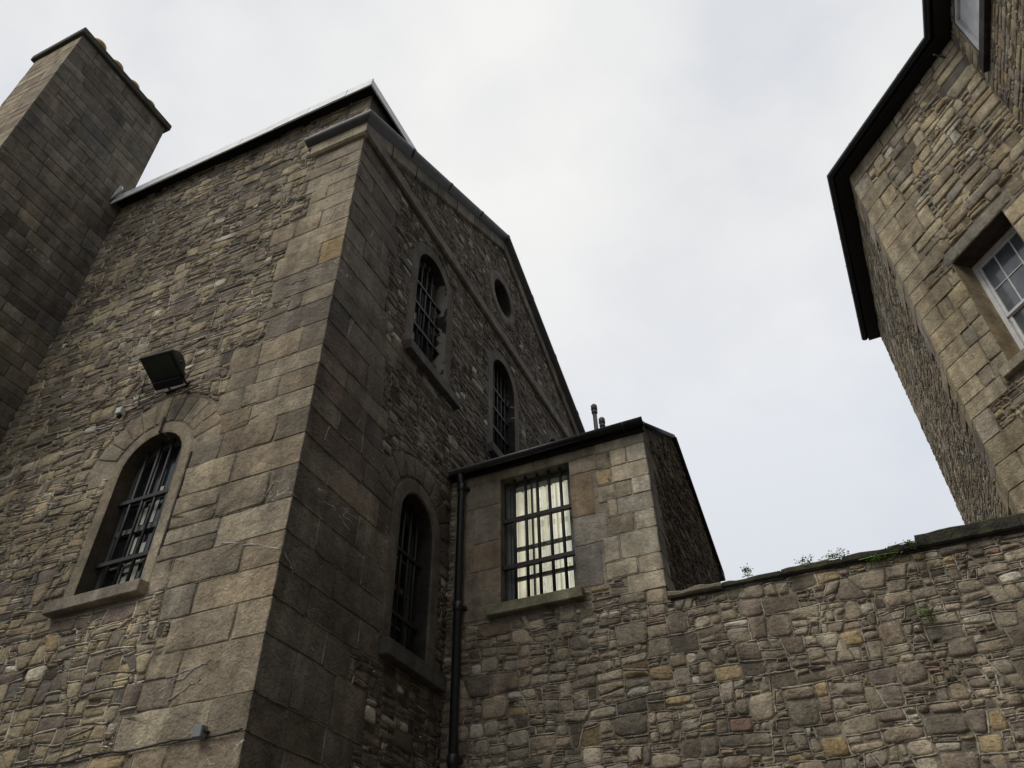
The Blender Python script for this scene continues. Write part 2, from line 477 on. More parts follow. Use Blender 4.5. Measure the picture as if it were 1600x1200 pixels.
# ------------------------------------------------------------------ tags
def tag(o, label, cat, group=None):
    o['label'] = label; o['category'] = cat
    if group: o['group'] = group
    return o
def thing(name, loc, label, cat, group=None):
    o = bpy.data.objects.new(name, None); C.objects.link(o); o.location = loc; o.empty_display_size = .3
    return tag(o, label, cat, group)
def structure(o): o['kind'] = 'structure'; return o

# ------------------------------------------------------------------ arched window
def arc_path(cx, z0, zs, r, n=14):
    pts = [(cx-r, z0, -1, 0)]
    m = max(2, int((zs-z0)/.2))
    for i in range(1, m): pts.append((cx-r, z0+(zs-z0)*i/m, -1, 0))
    for i in range(n+1):
        a = PI-PI*i/n; pts.append((cx+r*math.cos(a), zs+r*math.sin(a), math.cos(a), math.sin(a)))
    for i in range(m-1, 0, -1): pts.append((cx+r, z0+(zs-z0)*i/m, 1, 0))
    pts.append((cx+r, z0, 1, 0))
    return pts
def sweep_arch(mb, pl, path, prof, colfn):
    n = len(prof); vs = []; cs = []
    for i, (u, v, du, dv) in enumerate(path):
        c = colfn(i, len(path))
        for (o, w) in prof: vs.append(pl.p(u+du*o, v+dv*o, w)); cs.append(c)
    fs = []
    for i in range(len(path)-1):
        for k in range(n-1): fs.append((i*n+k, i*n+k+1, (i+1)*n+k+1, (i+1)*n+k))
    mb.add(vs, fs, cs, True)
def arched_window(parent, pl, cx, z0, zs, r, sw, pal, sill, bars_v=4, bars_h=2, voussoir=None, wallmb=None, k=1.0, flaky=False, blind=False, proud=.03, depth=.36):
    """window part; sub-parts: surround, reveal, sill, pane, bars, blind"""
    fr = MB()                                   # sash frame
    y = -depth+.02
    path = arc_path(cx, z0, zs, r, 14)
    sweep_arch(fr, pl, path, [(0, y), (0, y+.05), (-.05, y+.05), (-.05, y)], lambda i, n: (.1, .1, .1, 0))
    def bar(a, b, wd, w0, w1, m):
        (u0, v0), (u1, v1) = a, b
        du, dv = u1-u0, v1-v0; L = math.hypot(du, dv); nx, ny = -dv/L*wd/2, du/L*wd/2
        P = [pl.p(u0+nx, v0+ny, w0), pl.p(u0-nx, v0-ny, w0), pl.p(u1-nx, v1-ny, w0), pl.p(u1+nx, v1+ny, w0),
             pl.p(u0+nx, v0+ny, w1), pl.p(u0-nx, v0-ny, w1), pl.p(u1-nx, v1-ny, w1), pl.p(u1+nx, v1+ny, w1)]
        m.hexa(P)
    def top(u): return zs+math.sqrt(max(0, r*r-(u-cx)**2))
    bar((cx-r+.02, z0+.04), (cx+r-.02, z0+.04), .08, y, y+.05, fr)
    bar((cx-r+.02, z0+(zs-z0)*.55), (cx+r-.02, z0+(zs-z0)*.55), .06, y, y+.06, fr)
    for t in (-.33, .33): bar((cx+r*t, z0+.02), (cx+r*t, top(cx+r*t)-.02), .025, y, y+.035, fr)
    for t in (.28, .8): bar((cx-r+.02, z0+(zs-z0)*t), (cx+r-.02, z0+(zs-z0)*t), .025, y, y+.035, fr)
    win = fr.build('window', M['grime'], parent)
    g = MB(); backing(g, pl, [(p[0], p[1]) for p in path], [], (.01, .01, .01), y+.012); g.build('pane', M['glass'], win)
    # dressed surround, proud of the wall
    sb = MB(); segc = {}
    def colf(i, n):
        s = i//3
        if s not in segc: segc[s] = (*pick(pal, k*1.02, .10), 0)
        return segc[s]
    if sw > 0:
        sweep_arch(sb, pl, path, [(0, .0), (0, proud*.4), (.02, proud), (sw-.012, proud), (sw, proud-.01), (sw, -.02)], colf)
        sb.build('surround', M['dressed'], win)
    rv = MB(); sweep_arch(rv, pl, path, [(0, -depth), (0, -depth*.66), (0, -depth*.33), (0, 0.0)], lambda i, n: tuple(x*.34 for x in colf(i, n)[:3])+(1.0,))  # reveal colour darkened, shade inside the opening is painted in
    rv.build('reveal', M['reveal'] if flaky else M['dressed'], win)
    # sill
    su0, su1, sz0, sz1, sp = sill
    s = MB(); j = lambda: RND.uniform(-.004, .004)
    P = [pl.p(su0, sz0, sp), pl.p(su0, sz0, -.02), pl.p(su1, sz0, -.02), pl.p(su1, sz0, sp), pl.p(su0, sz1-.01, sp), pl.p(su0, sz1, -.02), pl.p(su1, sz1, -.02), pl.p(su1, sz1-.01, sp)]
    P = [P[0], P[3], P[2], P[1], P[4], P[7], P[6], P[5]]
    c = pick(pal, k*.78, .08); c = (c[0]*.94, c[1], c[2]*1.14)
    s.hexa(P, (*c, 0), .008)
    P = [pl.p(cx-r, sz1-.03, -.02), pl.p(cx+r, sz1-.03, -.02), pl.p(cx+r, sz1-.03, -depth), pl.p(cx-r, sz1-.03, -depth),
         pl.p(cx-r, sz1, -.02), pl.p(cx+r, sz1, -.02), pl.p(cx+r, z0+.02, -depth), pl.p(cx-r, z0+.02, -depth)]
    s.hexa(P, (*c, 0)); s.build('sill', M['sill'], win)
    for i in range(bars_v):
        u = cx-r+2*r*(i+1)/(bars_v+1); b = MB(); b.tube([pl.p(u, z0-.01, -.14), pl.p(u, top(u)+.01, -.14)], .018, 8); b.build('bar', M['bar'], win)
    for i in range(bars_h):
        v = z0+(zs-z0)*((i+.55)/(bars_h)+.02)*.98
        b = MB(); bar((cx-r-.01, v), (cx+r+.01, v), .045, -.165, -.115, b); b.build('bar', M['bar'], win)
    if blind:
        b = MB()
        for i in range(3):
            u0 = cx+r*(.02+.33*i); P = [pl.p(u0, z0+.03, y-.06), pl.p(u0+r*.27, z0+.03, y-.06), pl.p(u0+r*.27, z0+(zs-z0)*.5, y-.06), pl.p(u0, z0+(zs-z0)*.5, y-.06)]
        for (a, b_, c_, d_) in ((.38, .70, .04, .20), (.38, .70, .23, .30), (.42, .60, .37, .50), (.46, .62, .60, .74), (.80, .94, .04, .44), (.82, .93, .60, .9)):
            b.add([pl.p(cx+r*(a-.80), z0+(zs-z0)*c_, y+.018), pl.p(cx+r*(b_-.80), z0+(zs-z0)*c_, y+.018), pl.p(cx+r*(b_-.80), z0+(zs-z0)*d_, y+.018), pl.p(cx+r*(a-.80), z0+(zs-z0)*d_, y+.018)], [(0, 1, 2, 3)], flat=True)
        b.build('blind', M['blind'], win)
    if voussoir and wallmb is not None:
        ri, ro, nn, a0, a1 = voussoir
        for i in range(nn):
            b0 = a0+(a1-a0)*i/nn; b1 = a0+(a1-a0)*(i+1)/nn; rr = ro*(1+RND.uniform(-.03, .05))
            P = []
            for t in (0, .5, 1): a = b0+(b1-b0)*t; P.append((cx+ri*math.cos(a), zs+ri*math.sin(a)))
            for t in (1, .5, 0): a = b0+(b1-b0)*t; P.append((cx+rr*math.cos(a), zs+rr*math.sin(a)))
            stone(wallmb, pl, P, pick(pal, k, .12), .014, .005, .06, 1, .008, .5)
    return win, [(p[0], p[1]) for p in path]

# ================================================================== THE MAIN BUILDING
YA, XB = 5.0, -4.504
A = Plane((0, YA), (1, 0)); B = Plane((XB, 0), (0, 1))
UA = XB                                  # corner on A (u = x)
bld = thing('stone_building', (XB, YA, 0), 'tall dark grey rubble stone gabled building with barred arched windows at left', 'building')
wa = MB(); wb = MB()
zr = rows_between(0, 12.0, (3.27, 3.56, 3.87, 4.36, 4.70, 5.02, 5.36, 5.72, 6.12, 6.5, 6.85), .26, .42)
forbA = []; forbB = []
ARCH_A = dict(cx=-6.665, z0=5.17, zs=6.73, r=.445)
side = 0
for i in range(len(zr)-1):
    a, b = zr[i], zr[i+1]; side ^= 1; zm = (a+b)/2
    la = RND.uniform(.75, .98) if side else RND.uniform(.3, .52)
    lb = RND.uniform(.34, .55) if side else RND.uniform(.8, 1.15)
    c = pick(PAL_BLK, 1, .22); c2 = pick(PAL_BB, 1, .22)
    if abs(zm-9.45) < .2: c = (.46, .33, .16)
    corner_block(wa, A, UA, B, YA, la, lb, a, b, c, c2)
    # further dressed blocks on A
    if 4.95 < zm < 7.0: ext = -6.065
    elif zm < 5: ext = -5.62-RND.uniform(0, .3)
    elif zm < 8: ext = -5.65-RND.uniform(0, .25)
    else: ext = -5.15-RND.uniform(0, .85)*RND.random()
    u = UA-la
    while u > ext+.05:
        w = RND.uniform(.4, .95)
        if u-w < ext+.22: w = u-ext
        cc = pick(PAL_BLK, 1, .24)
        if RND.random() < .35: ribbon(wa, A, (u-w, a+.01), (u-w, b-.01), .007, .012, (.40, .35, .26))
        if RND.random() < .3: ribbon(wa, A, (u-w+.02, a), (u-.02, a), .007, .012, (.40, .35, .26))
        if abs(zm-10.6) < .17 and u < -5.3: cc = (.62, .60, .54)
        if RND.random() < .16 and b-a > .3:
            mz = a+(b-a)*RND.uniform(.4, .6); block(wa, A, u-w, u, a, mz, cc, .016, 1.6); block(wa, A, u-w, u, mz, b, pick(PAL_BLK, 1, .2), .016, 1.6)
        else: block(wa, A, u-w, u, a, b, cc, RND.uniform(.010, .024), 1.5, .004)
        u -= w
    forbA.append(('r', min(u, UA-la), UA+.1, a, b))
    # narrow blocks left of the window on A
    if 5.1 < zm < 6.8:
        pass
    # further blocks on B
    if zm < 7.3: ext = (6.76 if zm > 4.8 else 6.2+RND.uniform(0, .5))
    elif zm < 8.8: ext = 6.0+RND.uniform(0, .7)
    else: ext = 5.7+RND.uniform(0, .5)
    u = YA+lb
    while u < ext-.05:
        w = RND.uniform(.45, 1.0)
        if u+w > ext-.25: w = ext-u
        block(wb, B, u, u+w, a, b, pick(PAL_BB, 1, .25), RND.uniform(.009, .016), .7)
        if RND.random() < .8: ribbon(wb, B, (u+.01, a), (u+w-.01, a), .0065, .016, (.34, .31, .26))
        if RND.random() < .7: ribbon(wb, B, (u, a+.01), (u, b-.01), .006, .015, (.34, .31, .26))
        u += w
    if RND.random() < .8: ribbon(wb, B, (YA+.03, a), (YA+lb-.02, a), .006, .020, (.28, .25, .21))
    forbB.append(('r', YA-.1, max(u, YA+lb), a, b))
def vein(mb, pl, pts, wd=.006):
    for a, b in zip(pts, pts[1:]): ribbon(mb, pl, a, b, wd*1.0, .0155, (.66, .64, .59), 3)
def jag(u, v, L, sl, n=6):
    return [(u+L*i/n, v+sl*L*i/n+RND.uniform(-.02, .02)) for i in range(n+1)]
vein(wa, A, [(-5.27, 5.39), (-5.1, 5.36), (-4.95, 5.30), (-4.8, 5.27), (-4.65, 5.20), (-4.52, 5.16)], .010)
vein(wb, B, [(5.02, 5.14), (5.12, 5.08), (5.2, 5.0)], .006)
for (u, v, L, sl) in ((-5.5, 4.15, .45, .1), (-5.55, 4.02, .52, .35), (-5.4, 3.92, .3, .5), (-4.85, 5.78, .1, 2.2), (-5.35, 5.55, .08, -2.5), (-5.2, 7.55, .08, 2.5), (-5.6, 8.1, .5, .1), (-5.45, 8.7, .3, .2),
                      (-5.2, 9.4, .4, .12), (-4.95, 6.6, .06, 3), (-5.5, 6.9, .3, .15), (-5.0, 11.3, .5, .15), (-4.8, 10.2, .05, 4), (-5.3, 9.1, .35, -.1)):
    vein(wa, A, jag(u, v, L, sl), RND.uniform(.004, .008))
for (u, v, L, sl) in ((5.3, 6.6, .06, 4), (5.8, 7.1, .06, 3), (5.4, 8.3, .05, 5), (5.9, 9.0, .2, 1), (5.5, 10.2, .06, 4), (6.0, 5.6, .3, .3)):
    vein(wb, B, jag(u, v, L, sl), RND.uniform(.003, .006))
# windows ---------------------------------------------------------
holesA = []; holesB = []
w1, loop = arched_window(bld, A, -6.665, 5.17, 6.73, .445, .145, PAL_BLK, (-7.33, -6.08, 5.03, 5.17, .12), 4, 2,
                         (.60, .96, 11, .05, PI-.35), wa, .95, False, True, .010, .27); holesA.append(loop)
w1['label'] = 'tall arched window with iron bars, a projecting sill and radiating arch stones'
forbA += [('r', -7.27, -6.06, 5.0, 6.75), ('c', -6.665, 6.73, 1.0), ('r', -7.36, -6.05, 4.98, 5.18)]
ks = MB(); ks.hexa([A.p(-6.685, 7.175, .0), A.p(-6.665, 7.175, .045), A.p(-6.645, 7.175, .045), A.p(-6.64, 7.175, .0), A.p(-6.71, 7.40, 0), A.p(-6.70, 7.40, .045), A.p(-6.655, 7.40, .045), A.p(-6.65, 7.40, 0)], (.2, .17, .13, 0)); ks.build('keystone', M['dressed'], w1)
gj = MB(); gj.hexa([A.p(-6.068, 5.45, .0), A.p(-6.040, 5.45, .0), A.p(-6.040, 5.45, .018), A.p(-6.068, 5.45, .018), A.p(-6.055, 6.72, .0), A.p(-6.035, 6.72, .0), A.p(-6.035, 6.72, .018), A.p(-6.055, 6.72, .018)][0:1]+[A.p(-6.040, 5.45, .0), A.p(-6.040, 5.45, .018), A.p(-6.068, 5.45, .018), A.p(-6.055, 6.72, .0), A.p(-6.035, 6.72, .0), A.p(-6.035, 6.72, .018), A.p(-6.055, 6.72, .018)], (.03, .027, .022, 0)); gj.build('jamb_shadow', M['dark'], w1)  # dark raised strip added to draw the shadow line beside the jamb
# lower-left opening, only its dark arched head shows
w0, loop = arched_window(bld, A, -7.62, 1.6, 3.22, .50, .12, PAL_BLK, (-8.3, -6.95, 1.44, 1.6, .12), 4, 2, None, wa, .8, False, False, .02, .40); holesA.append(loop)
forbA += [('r', -8.24, -7.0, 1.40, 3.22), ('c', -7.62, 3.22, .62), ('r', -8.32, -6.93, 1.42, 1.62)]
for (cx, z0, zs, r, sill, flak) in ((7.27, 9.24, 11.10, .475, (6.62, 8.13, 9.06, 9.24, .11), True), (9.98, 9.24, 11.05, .47, (9.30, 10.66, 9.06, 9.24, .11), False),
                                    (12.69, 9.24, 11.05, .47, (12.0, 13.38, 9.06, 9.24, .11), False)):
    w, loop = arched_window(bld, B, cx, z0, zs, r, .20, [(1, .095, .088, .078), (1, .078, .072, .066)], sill, 5, 4, None, None, 1.0, flak, False, .004, .34)
    holesB.append(loop); forbB += [('r', cx-r-.2, cx+r+.2, z0, zs+.02), ('c', cx, zs, r+.2), ('r', sill[0], sill[1], sill[2]-.01, z0)]
w, loop = arched_window(bld, B, 7.30, 4.97, 6.62, .40, .19, [(1, .11, .10, .088), (1, .098, .09, .08)], (6.72, 8.02, 4.78, 4.97, .13), 4, 2, (.62, .93, 9, .2, PI-.1), wb, .8, False, False, .03, .34)
holesB.append(loop); forbB += [('r', 6.70, 7.9, 4.97, 6.64), ('c', 7.30, 6.62, .95), ('r', 6.70, 8.04, 4.77, 4.98)]
# oculus in the gable
oc = (9.93, 13.30, .40)
ring = MB(); n = 32; vs = []; cs = []
pr = [(-.0, -.45), (-.0, .005), (.012, .02), (.19, .02), (.20, .012), (.20, -.02)]
for i in range(n):
    a = 2*PI*i/n; c = pick([(1, .10, .095, .085)], 1, .2)
    for (o, w_) in pr: vs.append(B.p(oc[0]+(oc[2]+o)*math.cos(a), oc[1]+(oc[2]+o)*1.05*math.sin(a), w_)); cs.append((*c, 0) if o > 0 else (c[0]*.3, c[1]*.3, c[2]*.3, 0))
k = len(pr); fs = []
for i in range(n):
    j = (i+1) % n
    for q in range(k-1): fs.append((i*k+q, j*k+q, j*k+q+1, i*k+q+1))
ring.add(vs, fs, cs, False)
ocw = ring.build('round_window', M['dressed'], bld); ocw['label'] = 'round opening with a dressed stone ring high in the gable'
hole = [(oc[0]+oc[2]*math.cos(2*PI*i/n), oc[1]+oc[2]*1.05*math.sin(2*PI*i/n)) for i in range(n)]
pn = MB(); backing(pn, B, hole, [], (.01, .01, .01), -.42); pn.build('pane', M['dark'], ocw)
holesB.append(hole)
forbB += [('r', oc[0]-.58, oc[0]+.58, oc[1]-.5, oc[1]+.5), ('c', oc[0], oc[1], .63)]

# wall A (x from behind the chimney to the corner)
ZT = 13.22
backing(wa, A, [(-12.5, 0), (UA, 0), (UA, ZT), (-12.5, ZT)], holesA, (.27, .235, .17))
topA = [('r', -5.44, -4.3, 11.98, 12.44)]
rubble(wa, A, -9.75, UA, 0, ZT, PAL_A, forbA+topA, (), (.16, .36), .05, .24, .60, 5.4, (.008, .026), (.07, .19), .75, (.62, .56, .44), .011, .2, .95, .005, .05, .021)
# quoins above the string course
zz = rows_between(12.44, ZT, (), .22, .3)
for i in range(len(zz)-1):
    corner_block(wa, A, UA, B, YA, RND.uniform(.25, .6), RND.uniform(.3, .6), zz[i], zz[i+1], pick(PAL_BLK), pick(PAL_BB))
wa.build('wall', M['stone'], bld)
# wall B with its gable
AP = 9.93; ZAP = 15.05; SL = .571
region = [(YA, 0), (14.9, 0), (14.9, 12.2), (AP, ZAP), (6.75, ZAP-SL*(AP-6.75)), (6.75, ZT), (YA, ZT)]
backing(wb, B, region, holesB, (.15, .132, .11))
hv = []
below = ('r', 8.25, 15, -1, 7.75)
band = ('r', YA-.1, 15.2, 12.0, 12.22)
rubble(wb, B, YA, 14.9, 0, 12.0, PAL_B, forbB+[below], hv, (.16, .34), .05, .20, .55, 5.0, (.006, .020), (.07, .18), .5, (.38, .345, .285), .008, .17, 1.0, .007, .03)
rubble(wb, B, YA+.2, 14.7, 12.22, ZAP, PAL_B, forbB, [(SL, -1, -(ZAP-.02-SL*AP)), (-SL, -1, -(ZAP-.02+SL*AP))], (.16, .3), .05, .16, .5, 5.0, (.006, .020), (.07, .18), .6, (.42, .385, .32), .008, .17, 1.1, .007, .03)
wb.build('wall', M['stone'], bld)
# hidden sides so that the block is closed
hb = MB(); hb.add([(-12.5, 5, 0), (-12.5, 14.9, 0), (-12.5, 14.9, 13.2), (-12.5, 5, 13.2), (XB, 14.9, 0), (XB, 14.9, 13.2)], [(0, 3, 2, 1), (1, 2, 5, 4)], (.15, .13, .11, 0), True)
hb.build('wall', M['stone'], bld)
# string course: band that returns on both faces
sc = MB()
cb = (.42, .36, .245, 0); cd = (.20, .18, .15, 0)  # one band in two tones, the gable run's shade put into its colour
def band_pts(w, z): return [A.p(-5.42, z, w), (XB+w, YA-w, z), B.p(15.0, z, w)]
prof = [(0, 12.0), (.05, 12.0), (.08, 12.03), (.08, 12.22), (.0, 12.22)]
vs = []; cs = []
for seg in range(3):
    for (w_, z) in prof: vs.append(band_pts(w_, z)[seg])
k = len(prof)
fs = []
va = vs[:2*k]; fa = [(q, k+q, k+q+1, q+1) for q in range(k-1)]+[(0, 1, 2, 3, 4)]
sc.add(va, fa, cb, True)
vb = vs[k:]; fb = [(q, k+q, k+q+1, q+1) for q in range(k-1)]
sc.add(vb, fb, cd, True)
sc.build('string_course', M['sill'], bld)
# raking cornice: flat band + rounded lead roll along the gable, and its short return on the front
def rake(w, dz):
    zt = 15.24+dz
    return [A.p(-5.5, 12.40+dz, w), (XB+w, YA-w, 12.40+dz), B.p(AP, zt, w), B.p(15.1, 12.35+dz, w)]
rb = MB()
for s in range(1, 3):
    pf = [(0, -.44), (.055, -.44), (.07, -.42), (.07, -.16), (0, -.16)]
    nseg = 7
    for q in range(nseg):
        col = (*pick([(1, .15, .14, .125), (1, .12, .112, .10)], 1, .15), 0)
        vs = []
        for t in (q/nseg, (q+1)/nseg-.004):
            for (w_, dz) in pf:
                a, b = rake(w_, dz)[s], rake(w_, dz)[s+1]; vs.append(tuple(a[i]+(b[i]-a[i])*t for i in range(3)))
        rb.add(vs, [(i, 5+i, 6+i, i+1) for i in range(4)]+[(0, 1, 2, 3, 4), (9, 8, 7, 6, 5)], col, True)
pf = [(0, -.18), (.08, -.18), (.08, -.12), (0, -.12)]
vs = [rake(w_, dz)[s] for s in (0, 1) for (w_, dz) in pf]
rb.add(vs, [(i, 4+i, 5+i, i+1) for i in range(3)]+[(0, 1, 2, 3)], cb, True)
cor = rb.build('gable_cornice', M['sill'], bld)
rl = MB()
def rollprof(r0=1.0):
    out = [(0, -.15), (.10, -.15)]
    for i in range(7):
        a = -PI/2+PI*i/6*.95; out.append((.125+.07*math.cos(a)*r0, -.06+.07*math.sin(a)*r0))
    return out+[(0, .03)]
for s in range(3):
    nseg = (1, 4, 4)[s]
    for q in range(nseg):
        vs = []; pr = rollprof(1.0)
        for t, g in ((q/nseg, 1.0), ((q+1)/nseg, 1.0)):
            for (w_, dz) in pr:
                a, b = rake(w_, dz)[s], rake(w_, dz)[s+1]; vs.append(tuple(a[i]+(b[i]-a[i])*t for i in range(3)))
        k = len(pr); rl.add(vs, [(i, k+i, k+i+1, i+1) for i in range(k-1)], (.1, .1, .1, 0), False)
        if s:                                   # welted joint
            vs = []; pr = rollprof(1.12)
            for t in (max(0, (q+1)/nseg-.012), (q+1)/nseg):
                for (w_, dz) in pr:
                    a, b = rake(w_, dz)[s], rake(w_, dz)[s+1]; vs.append(tuple(a[i]+(b[i]-a[i])*t for i in range(3)))
            rl.add(vs, [(i, k+i, k+i+1, i+1) for i in range(k-1)]+[tuple(range(k)), tuple(reversed(range(k, 2*k)))], (.1, .1, .1, 0), False)
pr = rollprof(); rl.add([rake(w_, dz)[0] for w_, dz in pr], [tuple(reversed(range(len(pr))))], (.1, .1, .1, 0), True)
rl.build('lead_roll', M['lead'], cor)
# eaves: lead-covered fascia with a dark soffit, returning at the corner
ev = MB(); x0, x1 = -9.75, XB+.10
ev.box((x0, 4.80, ZT), (x1, 6.0, ZT+.03)); ev.box((XB-1.5, 6.0, ZT), (x1, 6.4, ZT+.03))
eave = ev.build('eaves_soffit', M['blackmat'], bld)
ff = MB()
j = -9.74; k = 0
while j < x1-.01:
    e = min(x1+.02, j+RND.uniform(.55, .8)); dy = RND.uniform(-.004, .004)
    ff.hexa([(j, 4.775+dy, ZT-.13), (e-.004, 4.775+dy, ZT-.13), (e-.004, 4.80, ZT-.13), (j, 4.80, ZT-.13), (j, 4.81+dy, ZT+.12), (e-.004, 4.81+dy, ZT+.12), (e-.004, 4.84, ZT+.12), (j, 4.84, ZT+.12)], bev=.004)
    j = e
ff.hexa([(x1, 4.78, ZT-.11), (x1+.025, 4.78, ZT-.11), (x1+.025, 6.4, ZT-.11), (x1, 6.4, ZT-.11), (x1-.03, 4.82, ZT+.12), (x1, 4.82, ZT+.12), (x1, 6.4, ZT+.12), (x1-.03, 6.4, ZT+.12)])
ff.box((x0, 4.835, ZT+.10), (x1, 6.0, ZT+.125)); ff.box((XB-1.5, 6.0, ZT+.10), (x1, 6.4, ZT+.125))
ff.hexa([(-9.74, 4.74, ZT-.02), (-9.44, 4.70, ZT+.02), (-9.44, 4.72, ZT+.02), (-9.74, 4.76, ZT-.02), (-9.74, 4.78, ZT+.42), (-9.62, 4.76, ZT+.30), (-9.62, 4.78, ZT+.30), (-9.74, 4.80, ZT+.42)])
ff.build('lead_flashing', M['leadlight'], eave)
rf = MB()
zr0, zr1 = ZT-.02, 15.0
rf.add([(-12.5, 5.2, zr0-.55), (XB-.02, 5.2, zr0-.55), (XB-.02, AP, zr1-.1), (-12.5, AP, zr1-.1), (-12.5, 14.8, 12.1), (XB-.02, 14.8, 12.1)], [(0, 1, 2, 3), (3, 2, 5, 4), (0, 3, 4)], flat=True)
rf.build('roof', M['slate'], bld)
# chimney
CX0, CX1, CY0, CY1, CZ = -10.95, -9.75, 2.95, 5.05, 15.92
CF = Plane((0, CY0), (1, 0)); CS = Plane((CX1, 0), (0, 1))
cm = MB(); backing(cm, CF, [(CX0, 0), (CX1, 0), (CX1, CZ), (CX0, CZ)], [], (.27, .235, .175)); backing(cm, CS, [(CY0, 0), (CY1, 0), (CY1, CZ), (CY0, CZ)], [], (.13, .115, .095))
zs_ = rows_between(0, CZ, (), .17, .33); sd = 0
for i in range(len(zs_)-1):
    a, b = zs_[i], zs_[i+1]; sd ^= 1
    la = RND.uniform(.3, .6); lb = RND.uniform(.4, .75) if sd else RND.uniform(.2, .38)
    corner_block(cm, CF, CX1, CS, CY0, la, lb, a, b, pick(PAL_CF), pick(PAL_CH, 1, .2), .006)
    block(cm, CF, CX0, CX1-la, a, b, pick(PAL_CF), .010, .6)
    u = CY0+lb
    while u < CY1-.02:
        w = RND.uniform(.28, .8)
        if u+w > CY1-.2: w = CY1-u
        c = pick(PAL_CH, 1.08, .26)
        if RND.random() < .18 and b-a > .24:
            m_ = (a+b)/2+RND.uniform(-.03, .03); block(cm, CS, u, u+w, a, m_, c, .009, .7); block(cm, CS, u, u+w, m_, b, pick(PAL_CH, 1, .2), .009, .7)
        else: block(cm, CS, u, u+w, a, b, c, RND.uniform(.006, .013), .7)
        u += w
cm.add([(CX0, CY0, 0), (CX0, CY1, 0), (CX0, CY1, CZ), (CX0, CY0, CZ), (CX1, CY1, 0), (CX1, CY1, CZ)], [(0, 3, 2, 1), (1, 2, 5, 4)], (.12, .11, .1, 0), True)
chim = cm.build('chimney', M['dressed'], bld)
cc = MB(); cc.box((CX0-.07, CY0-.07, CZ), (CX1+.07, CY1+.07, CZ+.16), (.085, .075, .06, 0), .015); cc.box((CX0+.1, CY0+.1, CZ+.16), (CX1-.1, CY1-.1, CZ+.26), (.1, .09, .08, 0), .02)
cc.build('chimney_cap', M['mossy'], chim)
for i, (y, zt) in enumerate(((3.36, 16.64), (3.81, 16.61), (4.25, 16.59), (4.69, 16.57))):
    p = MB(); xx = -10.12
    p.tube([(xx, y, CZ+.2), (xx, y, zt-.14), (xx, y, zt-.12), (xx, y, zt-.03), (xx, y, zt)], [.15, .12, .155, .16, .13], 20)
    o = p.build('chimney_pot', M['clay'], chim)

# ================================================================== ANNEX
YC, XN = 8.15, -1.705
E_ = Plane((0, YC), (1, 0)); S_ = Plane((XN, 0), (0, 1))
ann = thing('stone_annex', (XN, YC, 0), 'small pale stone extension with barred lit window above the boundary wall', 'building')
ZW = 5.58; ZE = 7.84
am = MB(); hole = [(-3.745, 5.76), (-2.745, 5.76), (-2.745, 7.60), (-3.745, 7.60)]
backing(am, E_, [(XB, ZW), (XN, ZW), (XN, ZE), (XB, ZE)], [hole], (.33, .285, .21))
PAL_N = [(4, .28, .255, .205), (2.5, .225, .205, .17), (3, .36, .335, .285), (.9, .27, .22, .145)]
for (a, b, c, d, col) in ((-4.27, -3.745, 5.62, 6.28, (.23, .20, .155)), (-4.20, -3.745, 6.28, 6.68, (.255, .205, .145)), (-4.14, -3.745, 6.68, 7.22, (.235, .21, .175)), (-4.36, -3.745, 7.22, 7.60, (.20, .18, .15)),
                         (-2.745, -2.40, 5.76, 6.32, (.16, .152, .14)), (-2.745, -2.30, 6.32, 6.72, (.25, .235, .205)), (-2.745, -2.43, 6.72, 7.36, (.23, .18, .125)), (-2.745, -2.35, 7.36, 7.60, (.29, .26, .20)),
                         (-4.4, -3.25, 7.60, 7.80, (.24, .215, .16)), (-3.25, -2.35, 7.60, 7.80, (.25, .225, .17))):
    block(am, E_, a, b, c, d, (col[0]*1.5, col[1]*1.44, col[2]*1.32), .008, .45)
forbN = [('r', -4.40, -2.30, 5.74, 7.8), ('r', -4.30, -3.70, 5.6, 5.8)]
zq = [5.58, 5.80, 6.02, 6.36, 6.62, 6.86, 7.10, 7.34, 7.60, 7.78]; sd = 0
for i in range(len(zq)-1):
    a, b = zq[i], zq[i+1]; sd ^= 1; la = RND.uniform(.42, .50) if sd else RND.uniform(.22, .3)
    corner_block(am, E_, XN, S_, YC, la, RND.uniform(.25, .5), a, b, pick(PAL_N, 1.05, .14), pick(PAL_B, 1, .1), .014)
    lo = -2.38 if not (6.3 < a < 6.7) else -2.28
    if 5.7 < (a+b)/2 and lo+.08 < XN-la:
        m_ = (XN-la+lo)/2
        if XN-la-lo > .4: block(am, E_, lo, m_, a, b, pick(PAL_N), .018, 1.3, .006); ribbon(am, E_, (lo, a), (m_, a), .007, .014, (.50, .45, .36)); ribbon(am, E_, (m_, a), (m_, b), .007, .014, (.50, .45, .36)); block(am, E_, m_, XN-la, a, b, pick(PAL_N), .012, 1)
        else: block(am, E_, lo, XN-la, a, b, pick(PAL_N), .018, 1.3, .006); ribbon(am, E_, (XN-la, a), (XN-la, b), .007, .014, (.50, .45, .36)); ribbon(am, E_, (lo, a), (XN-.02, a), .007, .014, (.50, .45, .36))
    forbN.append(('r', lo if a > 5.7 else XN-la, XN+.1, a, b))
rubble(am, E_, XB+.0, XN, ZW, ZE, PAL_W, forbN, (), (.14, .24), .05, .14, .4, 3.4, (.008, .022), (.08, .2), .7, (.50, .45, .36), .008)
am.build('wall', M['dressed'], ann)
sm = MB(); ZR = 9.15; YR = 10.4; YK = 12.62
backing(sm, S_, [(YC, 0), (YK, 0), (YK, 7.95), (YR, ZR), (YC, ZE)], [], (.12, .105, .085))
sl1 = (ZR-ZE)/(YR-YC); sl2 = (ZR-7.95)/(YK-YR)
